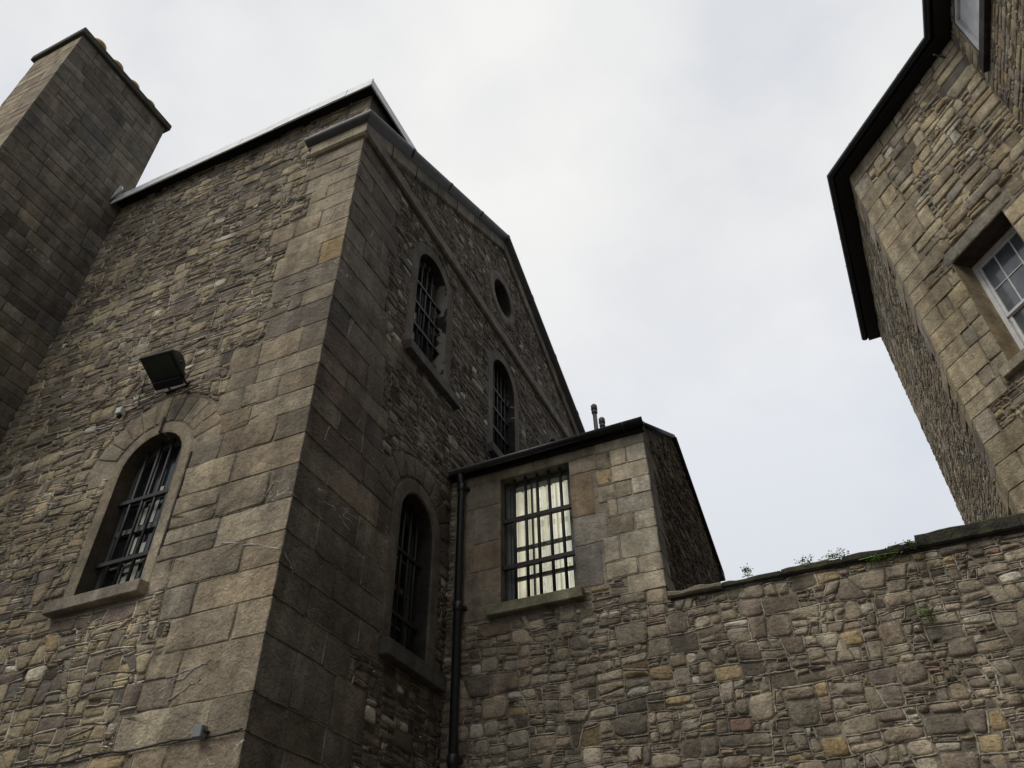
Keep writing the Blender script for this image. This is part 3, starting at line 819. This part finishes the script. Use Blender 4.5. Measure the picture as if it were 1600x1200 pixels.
rubble(sm, S_, YC+.35, YK, 4.6, ZR, [(3, .095, .083, .07), (2, .075, .066, .058), (1, .125, .108, .088)], (), [(sl1, -1, -(ZE-sl1*YC)), (-sl2, -1, -(7.95+sl2*YK))], (.14, .28), .05, .18, .45, 4, (.008, .03), (.14, .25), .25, (.20, .18, .14), .008)
sm.add([(XB, YK, 0), (XN, YK, 0), (XN, YK, 7.95), (XB, YK, 7.95)], [(1, 0, 3, 2)], (.12, .1, .09, 0), True)
sm.build('wall', M['stone'], ann)
# annex window: sliding sash behind iron bars, curtain drawn
wf = MB(); yf = YC+.20
def fb(x0, x1, z0, z1, y0=yf, y1=yf+.05, m=wf): m.box((x0, y0, z0), (x1, y1, z1), bev=.003)
fb(-3.745, -3.68, 5.76, 7.60, yf-.02, yf+.10); fb(-2.81, -2.745, 5.76, 7.60, yf-.02, yf+.10); fb(-3.68, -2.81, 7.53, 7.60, yf-.02, yf+.1); fb(-3.68, -2.81, 5.76, 5.83, yf-.02, yf+.1)
fb(-3.68, -3.64, 5.83, 7.53); fb(-2.85, -2.81, 5.83, 7.53)
an_w = wf.build('window', M['grime'], ann)
an_w['label'] = 'square barred sash window glowing with cream curtains'
for z in (6.60, 6.18, 7.06): 
    b = MB(); fb(-3.64, -2.85, z-.022, z+.022, yf-.005, yf+.045, b); b.build('sash_rail', M['grime'], an_w)
for x in (-3.375, -3.11):
    b = MB(); fb(x-.011, x+.011, 5.84, 7.52, yf, yf+.035, b); b.build('glazing_bar', M['grime'], an_w)
for f in (.17, .335, .505, .675, .84):
    b = MB(); x = -3.745+f; b.tube([(x, YC+.09, 5.74), (x, YC+.09, 7.61)], .021, 10); b.build('bar', M['bar'], an_w)
for z in (6.97, 6.30):
    b = MB(); b.box((-3.77, YC+.065, z-.027), (-2.72, YC+.118, z+.027)); b.build('bar', M['bar'], an_w)
rv = MB()
for (a, b) in ((hole[0], hole[3]), (hole[3], hole[2]), (hole[2], hole[1]), (hole[1], hole[0])):
    P = [E_.p(a[0], a[1], 0), E_.p(b[0], b[1], 0), E_.p(b[0], b[1], -.5), E_.p(a[0], a[1], -.5)]; rv.add(P, [(0, 1, 2, 3)], (.17, .15, .12, 0), True)
rv.build('reveal', M['dressed'], an_w)
cu = MB(); vs = []; fs = []; n = 110
for i in range(n+1):
    x = -3.74+i/n*1.0; y = YC+.38+.055*math.sin(i*.83+1.5*math.sin(i*.17))
    vs += [(x, y, 5.72), (x, y+.02*math.sin(i*.4), 7.62)]
for i in range(n): fs.append((2*i, 2*i+2, 2*i+3, 2*i+1))
cu.add(vs, fs)
cu.build('curtain', M['curtain'], an_w)
pn = MB(); pn.add([(-3.66, yf+.02, 5.82), (-2.83, yf+.02, 5.82), (-2.83, yf+.02, 7.54), (-3.66, yf+.02, 7.54)], [(0, 1, 2, 3)], flat=True); pn.build('pane', GL, an_w)
sb = MB(); sb.box((-3.90, YC-.115, 5.62), (-2.66, YC+.2, 5.755), (.34, .31, .21, 0), .010); sb.build('sill', M['sillmoss'], an_w)
# annex roof
r = MB()
y0, z0 = YC-.13, ZE-.005
for (ya, za, yb, zb) in ((y0, z0, YR, ZR+.09), (YR, ZR+.09, YK+.2, 7.90)):
    r.hexa([(XB+.0, ya, za-.05), (XN+.05, ya, za-.05), (XN+.05, yb, zb-.05), (XB, yb, zb-.05), (XB, ya, za), (XN+.05, ya, za), (XN+.05, yb, zb), (XB, yb, zb)])
roofA = r.build('roof', M['slate'], ann)
v_ = MB(); v_.tube([(XN+.04, YR-.0, ZR+.03), (XN+.04, YK+.15, 7.86)], .035, 6); v_.tube([(XN+.03, y0, z0-.03), (XN+.03, YR, ZR+.05)], .03, 6); v_.build('verge', M['blackmat'], roofA)
g = MB()
def gutter(mb, P, out, rad=.062):          # half-round gutter along a polyline; out = list of outward 2D vectors at each point
    k = 9; vs = []
    for (p, o) in zip(P, out):
        for i in range(k):
            a = PI*i/(k-1); vs.append((p[0]+o[0]*math.cos(a)*rad, p[1]+o[1]*math.cos(a)*rad, p[2]-math.sin(a)*rad))
        for i in range(k-1, -1, -1):
            a = PI*i/(k-1); q = rad-.006; vs.append((p[0]+o[0]*math.cos(a)*q, p[1]+o[1]*math.cos(a)*q, p[2]-math.sin(a)*q+.004))
    m = 2*k; fs = []
    for s in range(len(P)-1):
        for i in range(m): fs.append((s*m+i, s*m+(i+1) % m, (s+1)*m+(i+1) % m, (s+1)*m+i))
    fs.append(tuple(range(m))); fs.append(tuple(reversed(range((len(P)-1)*m, len(P)*m))))
    mb.add(vs, fs)
gutter(g, [(XB+.06, YC-.17, 7.80), (XN+.07, YC-.17, 7.835)], [(0, -1), (0, -1)], .062)
for x in (-3.9, -3.2, -2.5, -1.9): g.tube([(x, YC-.09, 7.76), (x, YC-.17, 7.735), (x, YC-.236, 7.82)], .007, 6)
g.build('gutter', M['black'], ann)
fa = MB(); fa.box((XB+.01, YC-.075, 7.74), (XN+.04, YC-.02, 7.85)); fa.build('fascia', M['blackmat'], ann)
fa = MB(); fa.box((XN-.2, YK+.02, 7.78), (XN+.06, YK+.26, 7.9)); fa.build('gutter', M['blackmat'], ann)
dp = MB(); px, py = -4.285, YC-.10
dp.tube([(px, py-.05, 7.76), (px, py-.05, 7.70), (px, py, 7.60), (px, py, 0)], .052, 16)
for z in (7.56, 5.82, 4.05, 2.2): dp.tube([(px, py, z-.06), (px, py, z-.05), (px, py, z+.05), (px, py, z+.06)], [.054, .063, .063, .054], 16); dp.box((px-.085, py+.04, z-.02), (px+.085, py+.095, z+.02))
dp.build('downpipe', M['black'], ann)
vp = MB()
for i, (x, y, zt, lab) in enumerate(((-2.955, 10.4, 10.32, 'taller grey vent pipe standing behind the annex gutter'), (-2.862, 10.48, 10.05, 'shorter grey vent pipe just right of the taller one'))):
    v = MB(); v.tube([(x, y, 9.1), (x, y, zt-.20)], .038, 12)
    v.tube([(x, y, zt-.21), (x, y, zt-.17), (x, y, zt-.16), (x, y, zt-.13), (x, y, zt-.12), (x, y, zt-.03), (x, y, zt)], [.045, .055, .045, .045, .058, .055, .03], 12)
    tag(v.build('vent_pipe', M['lead'], None, (x, y, 9.2)), lab, 'vent pipe', 'vent pipes above the annex roof')

# ================================================================== BOUNDARY WALL
bw = thing('boundary_wall', (0, YC, 0), 'long rough rubble wall of rounded brown stones with weedy coping', 'wall')
wm = MB(); XE = 4.46
backing(wm, E_, [(XB, 0), (XE, 0), (XE, 5.42), (XN, 5.42), (XN, ZW), (XB, ZW)], [], (.27, .235, .175))
rubble(wm, E_, XB, XE, 0, 5.585, PAL_W, [('r', XN, 9, 5.40, 6), ('r', -3.91, -2.65, 5.60, 6)], (), (.16, .38), .06, .28, .50, 3.3, (.008, .030), (.06, .20), .72, (.50, .45, .35), .011, .16, 1.06, .006, .09, .015, .25)
wm.add([(XN, YC+.5, 0), (XE, YC+.5, 0), (XE, YC+.5, 5.42), (XN, YC+.5, 5.42)], [(1, 0, 3, 2)], (.15, .13, .11, 0), True)
wm.build('wall', M['stone'], bw)
cr_ = MB(); cr_.box((XN+.03, YC-.02, 5.40), (XE-.02, YC+.5, 5.48), (.06, .055, .045, 0)); cr_.build('coping_bed', M['stone'], bw)
x = XN+.02; i = 0
while x < XE-.05:
    L = RND.uniform(.55, .95)
    if x < .9 < x+L+.15: L = .9-x
    L = min(L, XE-x)
    base = 5.415; hgt = (.085 if x < .85 else .125)+RND.uniform(-.012, .012); lift = .0 if x < .85 else .035
    cpm = MB()
    col = pick([(1, .21, .195, .15)] if i < 1 else [(2, .032, .030, .025), (1, .045, .041, .034)], 1, .1)
    nn = 8; pr_ = .06+RND.uniform(-.015, .02); vs = []; 
    for q in range(nn+1):
        u = x+.004+(L-.008)*q/nn; dz = RND.uniform(-.014, .012); dw = RND.uniform(-.016, .012)
        for (w_, z) in ((-.56, base+.005), (pr_-.02+dw, base+.005), (pr_+dw, base+.02), (pr_+dw, base+lift+hgt-.02+dz), (pr_-.025+dw, base+lift+hgt+dz), (-.56, base+lift+hgt+dz)):
            vs.append(E_.p(u, z, w_))
    fs = [(q*6+k_, (q+1)*6+k_, (q+1)*6+k_+1, q*6+k_+1) for q in range(nn) for k_ in range(5)]+[(0, 1, 2, 3, 4, 5), tuple(reversed(range(nn*6, nn*6+6)))]
    cpm.add(vs, fs, (*col, 0), True)
    cpm.build('coping_stone', M['sill'] if i < 1 else M['mossy'], bw)
    x += L; i += 1
def weed(x, y, z, n, h, label, hang=False, wide=.12):
    m = MB()
    for i in range(n):
        a = RND.uniform(0, 2*PI); d = RND.uniform(0, wide); t = RND.random()
        top = Vector((x+math.cos(a)*d*1.3, y+math.sin(a)*d*.6, z+(h*RND.uniform(.3, 1) if not hang else -h*RND.uniform(0, 1))))
        if i % 2 == 0: m.tube([(x+math.cos(a)*d*.3, y+.02*math.sin(a), z-.01), tuple(top)], .002, 4)
        for k in range(7):
            c = top+Vector((RND.gauss(0, .02), RND.gauss(0, .016), RND.gauss(0, .018)))
            u = Vector((RND.uniform(-1, 1), RND.uniform(-1, 1), RND.uniform(-.4, .4))).normalized(); w = u.cross(Vector((RND.uniform(-.5, .5), RND.uniform(-.5, .5), 1))).normalized()
            s = RND.uniform(.008, .017)
            m.add([tuple(c-u*s), tuple(c-w*s*.6), tuple(c+u*s), tuple(c+w*s*.6)], [(0, 1, 2, 3)], flat=True)
    m.tube([(x-wide*1.2, y, z-.004), (x, y-.01, z+.004), (x+wide*1.2, y, z-.004)], .005, 5)
    return tag(m.build('weed', M['leaf'], None, (x, y, z)), label, 'plant', 'weeds growing on the boundary wall')
weed(-.80, 8.12, 5.50, 12, .09, 'tiny weed sprig on the coping nearest the annex', wide=.05)
weed(-.18, 8.12, 5.50, 12, .06, 'low thin weed on coping left of the bushier clump', wide=.08)
weed(.08, 8.12, 5.50, 20, .05, 'bushiest green weed clump on top of the coping', wide=.13)
weed(.80, 8.10, 5.50, 30, .08, 'green mossy weed spilling over the coping edge beside the raised slab', True, .14)
weed(.70, 8.09, 4.80, 14, .12, 'small weed rooted in a joint of the wall face below the coping', True, .07)
weed(.52, 8.09, 5.42, 26, .05, 'flat strip of green weed hanging under the coping lip', True, .16)

# ================================================================== RIGHT BUILDING
W1 = (2.563, 11.0); dR2 = (.652, -.758); dR1 = (-.035, -.999)
L2 = 2.885; W0 = (W1[0]-dR1[0]*5.0, W1[1]-dR1[1]*5.0); W3 = (W1[0]+dR2[0]*L2, W1[1]+dR2[1]*L2); L3 = 15.0
R1 = Plane(W0, dR1); R2 = Plane(W1, dR2); R3 = Plane(W3, (0, -1)); ZH = 14.63
rb_ = thing('stone_house', (W3[0], W3[1], 0), 'pale tan stone building with canted corner and white sash window at right', 'building')
forb2 = []
zr = rows_between(0, ZH, (), .26, .46); sd = 0; m1 = MB(); m2 = MB(); m3 = MB()
PAL_RQ = [(4, .285, .245, .175), (3, .25, .215, .155), (.5, .28, .235, .155), (1.2, .24, .215, .175)]
forb1 = []
for i in range(len(zr)-1):
    a, b = zr[i], zr[i+1]; sd ^= 1
    la = RND.uniform(.3, .5) if sd else RND.uniform(.55, .9); lb = RND.uniform(.6, .9) if sd else RND.uniform(.3, .48)
    corner_block(m2, R1, 5.0, R2, 0, la, lb, a, b, pick(PAL_R, .8), pick(PAL_RQ), .024)
    forb1.append(('r', 5-la, 5.2, a, b)); f_end = lb
    if RND.random() < .45 and not 8.5 < (a+b)/2 < 11.6:
        w = RND.uniform(.25, .5); block(m2, R2, lb, lb+w, a, b, pick(PAL_RQ), .026, 1.3, .008); f_end = lb+w
    if 8.85 < (a+b)/2 < 11.0 and lb < .9:
        if .9-lb < .3: block(m2, R2, lb, .9, a, b, pick(PAL_RQ), .026, 1.3, .008)
        else: mm = lb+(.9-lb)*RND.uniform(.4, .6); block(m2, R2, lb, mm, a, b, pick(PAL_RQ), .026, 1.3, .008); block(m2, R2, mm, .9, a, b, pick(PAL_RQ), .018, 1)
        w = RND.uniform(.3, .7); block(m2, R2, 1.97, 1.97+w, a, b, pick(PAL_RQ), .026, 1.3, .008)
        f_end = .9; forb2.append(('r', 1.9, 1.97+w, a, b))
    forb2.append(('r', -.1, f_end, a, b))
OW = (.90, 1.97, 8.86, 11.03)
hole2 = [(OW[0], OW[2]), (OW[1], OW[2]), (OW[1], OW[3]), (OW[0], OW[3])]
block(m2, R2, .80, 2.16, 11.03, 11.27, (.31, .275, .21), .014, .8); forb2 += [('r', .76, 2.18, 11.0, 11.28), ('r', .9, 1.97, 8.6, 11.1), ('r', .78, 2.1, 8.62, 8.87)]
# flat relieving stones over the lintel
for q in range(5):
    a0 = PI*(.80-.075*q); a1 = PI*(.80-.075*(q+1)); ri, ro = 1.05, 1.36; cz = 10.55; cu_ = 1.47
    P = [(cu_+ri*math.cos(a0), cz+ri*math.sin(a0)), (cu_+ri*math.cos(a1), cz+ri*math.sin(a1)), (cu_+ro*math.cos(a1), cz+ro*math.sin(a1)), (cu_+ro*math.cos(a0), cz+ro*math.sin(a0))]
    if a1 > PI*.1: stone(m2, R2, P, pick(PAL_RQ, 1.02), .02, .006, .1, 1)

backing(m2, R2, [(0, 0), (L2, 0), (L2, ZH), (0, ZH)], [hole2], (.30, .26, .19))
rubble(m2, R2, 0, L2, 0, ZH, PAL_R, forb2, (), (.22, .46), .08, .34, .85, 4.4, (.014, .042), (.07, .18), .42, (.46, .41, .31), .008, .16, 1.02, .008, .03)
m2.build('wall', M['stone'], rb_)
backing(m1, R1, [(0, 0), (5, 0), (5, ZH), (0, ZH)], [], (.25, .215, .16))
rubble(m1, R1, 0, 5, 0, ZH, PAL_R, forb1, (), (.16, .34), .05, .20, .6, 4.8, (.006, .018), (.06, .18), .12, (.38, .34, .27), .005, .12, .85, .004, .03)
m1.build('wall', M['stone'], rb_)
H3 = (.34, 1.62, 13.28, 14.52)
hole3 = [(H3[0], H3[2]), (H3[1], H3[2]), (H3[1], H3[3]), (H3[0], H3[3])]
backing(m3, R3, [(0, 0), (L3, 0), (L3, ZH), (0, ZH)], [hole3], (.27, .235, .175))
rubble(m3, R3, 0, L3, 0, ZH, PAL_R, [('r', .32, 1.64, 13.26, 14.54), ('r', .22, 1.75, 13.04, 13.3)], (), (.18, .38), .06, .24, .7, 4.4, (.007, .020), (.06, .18), .35, (.38, .34, .27), .008, .16, .88, .006, .03)
m3.build('wall', M['stone'], rb_)
# closing sides of the house
bk = MB(); X2 = 13.0
q0 = (W0[0], W0[1]); q3 = (W3[0], W3[1]-L3)
bk.add([(*q0, 0), (X2, q0[1], 0), (X2, q0[1], ZH), (*q0, ZH), (X2, q3[1], 0), (X2, q3[1], ZH), (*q3, 0), (*q3, ZH)], [(1, 0, 3, 2), (4, 1, 2, 5), (6, 4, 5, 7)], (.2, .18, .14, 0), True)
bk.build('wall', M['stone'], rb_)
# sash window on the canted face
def rbox(mb, pl, u0, u1, v0, v1, w0, w1, bev=.003, col=(.2, .2, .2, 0)):
    mb.hexa([pl.p(u0, v0, w1), pl.p(u1, v0, w1), pl.p(u1, v0, w0), pl.p(u0, v0, w0), pl.p(u0, v1, w1), pl.p(u1, v1, w1), pl.p(u1, v1, w0), pl.p(u0, v1, w0)], col, bev)
fw = MB(); D0 = -.37
for (a, b, c, d) in ((OW[0], OW[0]+.07, OW[2], OW[3]), (OW[1]-.07, OW[1], OW[2], OW[3]), (OW[0]+.07, OW[1]-.07, OW[3]-.07, OW[3]), (OW[0]+.07, OW[1]-.07, OW[2], OW[2]+.08)):
    rbox(fw, R2, a, b, c, d, D0-.08, D0)
sash = fw.build('window', M['white'], rb_); sash['label'] = 'white painted sash window set deep under a stone lintel'
zm = (OW[2]+OW[3])/2-.06
for (z0, z1, dw) in ((zm-.02, OW[3]-.07, -.03), (OW[2]+.08, zm+.02, -.06)):
    b = MB(); u0, u1 = OW[0]+.07, OW[1]-.07
    rbox(b, R2, u0, u0+.045, z0, z1, D0+dw-.04, D0+dw); rbox(b, R2, u1-.045, u1, z0, z1, D0+dw-.04, D0+dw)
    rbox(b, R2, u0+.045, u1-.045, z0, z0+.05, D0+dw-.04, D0+dw); rbox(b, R2, u0+.045, u1-.045, z1-.05, z1, D0+dw-.04, D0+dw)
    for t in (1/3, 2/3): uu = u0+(u1-u0)*t; rbox(b, R2, uu-.011, uu+.011, z0+.05, z1-.05, D0+dw-.035, D0+dw-.004)
    for t in (1/2,): vv = z0+(z1-z0)*t; rbox(b, R2, u0+.045, u1-.045, vv-.011, vv+.011, D0+dw-.033, D0+dw-.006)
    sh = b.build('sash', M['white'], sash)
    pn = MB(); pn.add([R2.p(u0+.03, z0+.03, D0+dw-.02), R2.p(u1-.03, z0+.03, D0+dw-.02), R2.p(u1-.03, z1-.03, D0+dw-.02), R2.p(u0+.03, z1-.03, D0+dw-.02)], [(0, 1, 2, 3)], flat=True); pn.build('pane', M['glass2'], sash)
ct = MB(); ct.tube([R2.p(OW[0]+.09, zm-.05, D0-.01), R2.p(OW[0]+.10, zm-.09, D0+.02)], .012, 8); ct.build('sash_catch', M['blackmat'], sash)
rv = MB()
for (a, b) in ((hole2[0], hole2[3]), (hole2[3], hole2[2]), (hole2[2], hole2[1]), (hole2[1], hole2[0])):
    n = 6; vs = []; cs = []
    for i in range(n+1):
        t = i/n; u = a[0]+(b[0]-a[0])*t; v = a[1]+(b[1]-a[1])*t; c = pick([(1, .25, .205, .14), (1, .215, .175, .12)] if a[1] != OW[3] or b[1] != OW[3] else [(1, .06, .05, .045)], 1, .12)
        vs += [R2.p(u, v, 0), R2.p(u, v, -.5)]; cs += [(*c, 0)]*2
    rv.add(vs, [(2*i, 2*i+2, 2*i+3, 2*i+1) for i in range(n)], cs, False)
rv.build('reveal', M['dressed'], sash)
s = MB(); rbox(s, R2, .77, 2.10, 8.70, 8.855, -.4, .11, .01, (.36, .31, .22, 0)); s.build('sill', M['sill'], sash)
# pale window close to the inner corner
pw = MB(); u0, u1, z0, z1 = H3
for (a, b, c, d) in ((u0, u0+.09, z0, z1), (u1-.09, u1, z0, z1), (u0+.09, u1-.09, z1-.09, z1), (u0+.09, u1-.09, z0, z0+.12)): rbox(pw, R3, a, b, c, d, -.10, -.01)
pwo = pw.build('window', M['plaster'], rb_); pwo['label'] = 'pale flush window under the eaves with a dark sill'
pp = MB(); pp.add([R3.p(u0, z0, -.06), R3.p(u1, z0, -.06), R3.p(u1, z1, -.06), R3.p(u0, z1, -.06)], [(0, 1, 2, 3)], flat=True); pp.build('pane', M['plaster'], pwo)
s = MB(); rbox(s, R3, u0-.10, u1+.1, z0-.20, z0-.005, -.05, .09, .008, (.05, .045, .04, 0)); s.build('sill', M['sill'], pwo)
# eaves of the house: soffit, gutter, roof
def offs(d):
    def inter(p, dp, q, dq):
        det = dp[0]*(-dq[1])+dq[0]*dp[1]; rx, ry = q[0]-p[0], q[1]-p[1]; t = (rx*(-dq[1])+dq[0]*ry)/det; return (p[0]+dp[0]*t, p[1]+dp[1]*t)
    o = lambda pl, u: pl.p(u, 0, d)[:2]
    a = R1.p(-.05, 0, d)[:2]; b = inter(o(R1, 5), R1.d, o(R2, 0), R2.d); c = inter(o(R2, L2), R2.d, o(R3, 0), R3.d); e = R3.p(L3, 0, d)[:2]
    return [a, b, c, e]
so = MB(); I, O = offs(-.05), offs(.27)
for s_ in range(3):
    so.hexa([(*I[s_], ZH), (*O[s_], ZH), (*O[s_+1], ZH), (*I[s_+1], ZH), (*I[s_], ZH+.12), (*O[s_], ZH+.12), (*O[s_+1], ZH+.12), (*I[s_+1], ZH+.12)])
so.build('eaves_soffit', M['blackmat'], rb_)
gm = MB(); Gp = offs(.34)
ns = [R1.n, ((R1.n[0]+R2.n[0])/1.87, (R1.n[1]+R2.n[1])/1.87), ((R3.n[0]+R2.n[0])/1.87, (R3.n[1]+R2.n[1])/1.87), R3.n]
gutter(gm, [(p[0], p[1], ZH+.11) for p in Gp], ns, .072)
G2_ = offs(.30)
for s_ in range(3):
    L = math.hypot(G2_[s_+1][0]-G2_[s_][0], G2_[s_+1][1]-G2_[s_][1]); k = int(L/.9)
    pl_ = (R1, R2, R3)[s_]
    for q in range(1, k+1):
        t = q/(k+1); x = Gp[s_][0]+(Gp[s_+1][0]-Gp[s_][0])*t; y = Gp[s_][1]+(Gp[s_+1][1]-Gp[s_][1])*t
        gm.tube([(x-pl_.n[0]*.08, y-pl_.n[1]*.08, ZH+.05), (x, y, ZH+.033), (x+pl_.n[0]*.077, y+pl_.n[1]*.077, ZH+.11)], .009, 6)
gm.build('gutter', M['black'], rb_)
rr = MB(); Oe = offs(.32); zi = ZH+.15; rid = [(5.2+3, W0[1]-3, ZH+2.2), (5.2+3, 8.0, ZH+2.2), (5.2+3, 6.5, ZH+2.2), (5.2+3, -4, ZH+2.2)]
rr.add([(*p, zi) for p in Oe]+rid+[(X2, W0[1]+.2, zi), (X2, q3[1], zi)], [(0, 1, 5, 4), (1, 2, 6, 5), (2, 3, 7, 6), (0, 4, 8), (4, 7, 9, 8), (3, 9, 7)], flat=True)
rr.build('roof', M['slate'], rb_)
# overflow pipe poking out under the eaves
op = MB(); p_ = R2.p(L2-.25, 14.42, 0); q_ = R2.p(L2-.25, 14.38, .28); op.tube([p_, q_], .013, 8)
op.build('overflow_pipe', M['lead'], rb_)

# ================================================================== FITTINGS ON THE LEFT WALL
fl = thing('floodlight', (-6.55, 5.0, 7.87), 'black square floodlight bracketed above the arched window, facing down', 'floodlight')
def along(c, ux, uy, uz, sx, sy, sz):
    out = []
    for (a, b, d) in ((-1, -1, -1), (1, -1, -1), (1, 1, -1), (-1, 1, -1), (-1, -1, 1), (1, -1, 1), (1, 1, 1), (-1, 1, 1)):
        out.append(tuple(Vector(c)+ux*a*sx+uy*b*sy+uz*d*sz))
    return out
ux = Vector((1, .06, -.10)).normalized(); uz = Vector((-.05, .42, .90)).normalized(); uy = uz.cross(ux).normalized(); ux = uy.cross(uz)
cF = Vector((-6.50, 4.60, 7.84))
b = MB()
b.hexa(along(cF, ux, uy, uz, .225, .175, .026), bev=.008)
k = 8; vs = []                                # domed rear housing
for i in range(k+1):
    a = PI*i/k
    for s in (-1, 1): vs.append(tuple(cF+ux*s*.18+uy*math.cos(a)*.15+uz*(.02+.17*math.sin(a))))
b.add(vs, [(2*i, 2*i+1, 2*i+3, 2*i+2) for i in range(k)]+[tuple(range(0, 2*k+2, 2)), tuple(reversed(range(1, 2*k+3, 2)))])
b.build('housing', M['black'], fl)
b = MB(); b.hexa(along(cF-uz*.034, ux, uy, uz, .19, .14, .006)); b.build('lamp_glass', M['lamp'], fl)
b = MB(); b.hexa(along(cF-uz*.03+uy*.20, ux, uy, uz, .19, .05, .05), bev=.01); b.build('gear_box', M['blackmat'], fl)
b = MB()
for s in (-1, 1):
    p0 = cF+ux*s*.22+uz*.05; b.tube([tuple(p0), (p0.x*.6-6.6*.4, 4.86, 7.83), (-6.62+s*.13, 4.985, 7.86)], .014, 6)
b.box((-6.80, 4.955, 7.82), (-6.44, 4.992, 7.87))
b.build('bracket', M['black'], fl)
b = MB(); b.tube([(-6.79, 4.97, 7.85), (-6.86, 4.968, 7.80), (-7.02, 4.962, 7.775), (-7.2, 4.962, 7.765), (-7.24, 4.965, 7.90), (-7.25, 4.962, 8.2), (-7.25, 4.965, 8.6)], .0075, 6); b.build('cable', M['blackmat'], fl)
sn = thing('sensor_box', (-7.40, 5.0, 7.70), 'tiny pale sensor box left of the floodlight on rubble wall', 'sensor')
b = MB(); b.box((-7.45, 4.87, 7.64), (-7.36, 4.96, 7.74), bev=.01); b.build('housing', M['box'], sn)
b = MB(); b.tube([(-7.40, 4.915, 7.64), (-7.40, 4.91, 7.60)], .028, 10); b.tube([(-7.38, 4.95, 7.69), (-7.30, 4.97, 7.73), (-7.22, 4.97, 7.74)], .009, 6); b.build('detector', M['blackmat'], sn)
jb = thing('junction_box', (-4.90, 5.0, 3.58), 'small grey junction box on the cable near the building corner', 'junction box')
b = MB(); b.box((-4.955, 4.90, 3.545), (-4.865, 4.978, 3.64), bev=.006); b.build('housing', simple('junction_grey', (.19, .20, .21), .5), jb)
b = MB(); b.tube([(-4.865, 4.94, 3.60), (-4.83, 4.95, 3.58)], .012, 8); b.build('cable_gland', M['blackmat'], jb)
b = MB(); pts = []
for i in range(40):
    x = -7.0+i*(2.49/39); pts.append((x, 4.968+RND.uniform(-.003, .003), 3.565+.012*math.sin(i*.5)+RND.uniform(-.004, .004)))
b.tube(pts, .008, 6); tag(b.build('cable', M['black'], None, (-5.7, 4.97, 3.56)), 'thin black cable running along a mortar joint to the junction box', 'cable')

# ================================================================== GROUND
gr = MB(); S = 400
gr.add([(-S, -S, 0), (S, -S, 0), (S, S, 0), (-S, S, 0)], [(0, 1, 2, 3)], flat=True); structure(gr.build('ground', M['ground']))

# ================================================================== CAMERA
Rm = [[0.91226134, -0.27660041, -0.30211167], [0.40939007, 0.5916107, 0.69454773], [-0.01337969, -0.75729056, 0.65294103]]
cam = bpy.data.cameras.new('camera'); co = bpy.data.objects.new('camera', cam); C.objects.link(co)
mt = Matrix([[r_[0], -r_[1], -r_[2]] for r_ in Rm]).to_4x4(); mt.translation = Vector((0, 0, 1.6)); co.matrix_world = mt
cam.lens = 27.4505; cam.sensor_width = 36; cam.clip_end = 2000; cam.clip_start = .05
bpy.context.scene.camera = co

# ================================================================== LIGHT: overcast sky, weak broad sun
EL, AZ = math.radians(50), math.radians(205)      # azimuth clockwise from +Y: the light comes from behind-left
sd_ = Vector((math.sin(AZ)*math.cos(EL), math.cos(AZ)*math.cos(EL), math.sin(EL)))
sun = bpy.data.lights.new('sun', 'SUN'); sun.energy = 1.7; sun.angle = math.radians(28); sun.color = (1, .96, .90)
so_ = bpy.data.objects.new('sun', sun); C.objects.link(so_); so_.rotation_euler = sd_.to_track_quat('Z', 'Y').to_euler(); so_.location = (0, -20, 40)
W = bpy.data.worlds.new('World'); bpy.context.scene.world = W; W.use_nodes = True; nt = W.node_tree; nt.nodes.clear()
wo = N(nt, 'ShaderNodeOutputWorld'); bg = N(nt, 'ShaderNodeBackground'); nt.links.new(bg.outputs[0], wo.inputs[0])
sky = N(nt, 'ShaderNodeTexSky'); sky.sky_type = 'NISHITA'; sky.sun_disc = False; sky.sun_elevation = EL; sky.sun_rotation = AZ; sky.air_density = 1.2; sky.dust_density = 2
tc = N(nt, 'ShaderNodeTexCoord'); D = tc.outputs['Generated']
sepn = N(nt, 'ShaderNodeSeparateXYZ'); nt.links.new(D, sepn.inputs[0])
n1 = noise(nt, mapped(nt, D, (1, 1, 1.3)), 2.1, 7, .52); n2 = noise(nt, D, .9, 3, .5)
cl = math_(nt, 'ADD', math_(nt, 'MULTIPLY', n1, .65), math_(nt, 'MULTIPLY', n2, .35))
cloud = ramp(nt, cl, [(.40, (7.4, 7.65, 8.2)), (.48, (8.7, 8.77, 8.9)), (.58, (9.8, 9.75, 9.55))])
# brighter overhead, a little duller and bluer towards the horizon
elv = ramp(nt, sepn.outputs[2], [(0.0, (.60, .63, .70)), (.55, (.82, .85, .92)), (.80, (.97, .97, .965))])
cloud = mixc(nt, 'MULTIPLY', 1.0, cloud, elv)
dk = ramp(nt, math_(nt, 'ADD', math_(nt, 'MULTIPLY', sepn.outputs[0], .5), .5), [(.70, 1.0), (.92, .5)])
cloud = mixc(nt, 'MULTIPLY', 1.0, cloud, dk)
mixs = mixc(nt, 'MIX', .94, sky.outputs[0], cloud)
nt.links.new(mixs, bg.inputs[0]); bg.inputs[1].default_value = .10
sc_ = bpy.context.scene
sc_.view_settings.view_transform = 'Standard'; sc_.view_settings.look = 'None'; sc_.view_settings.exposure = 0; sc_.view_settings.gamma = 1
print('objects', len(bpy.data.objects), 'verts', sum(len(m.vertices) for m in bpy.data.meshes))
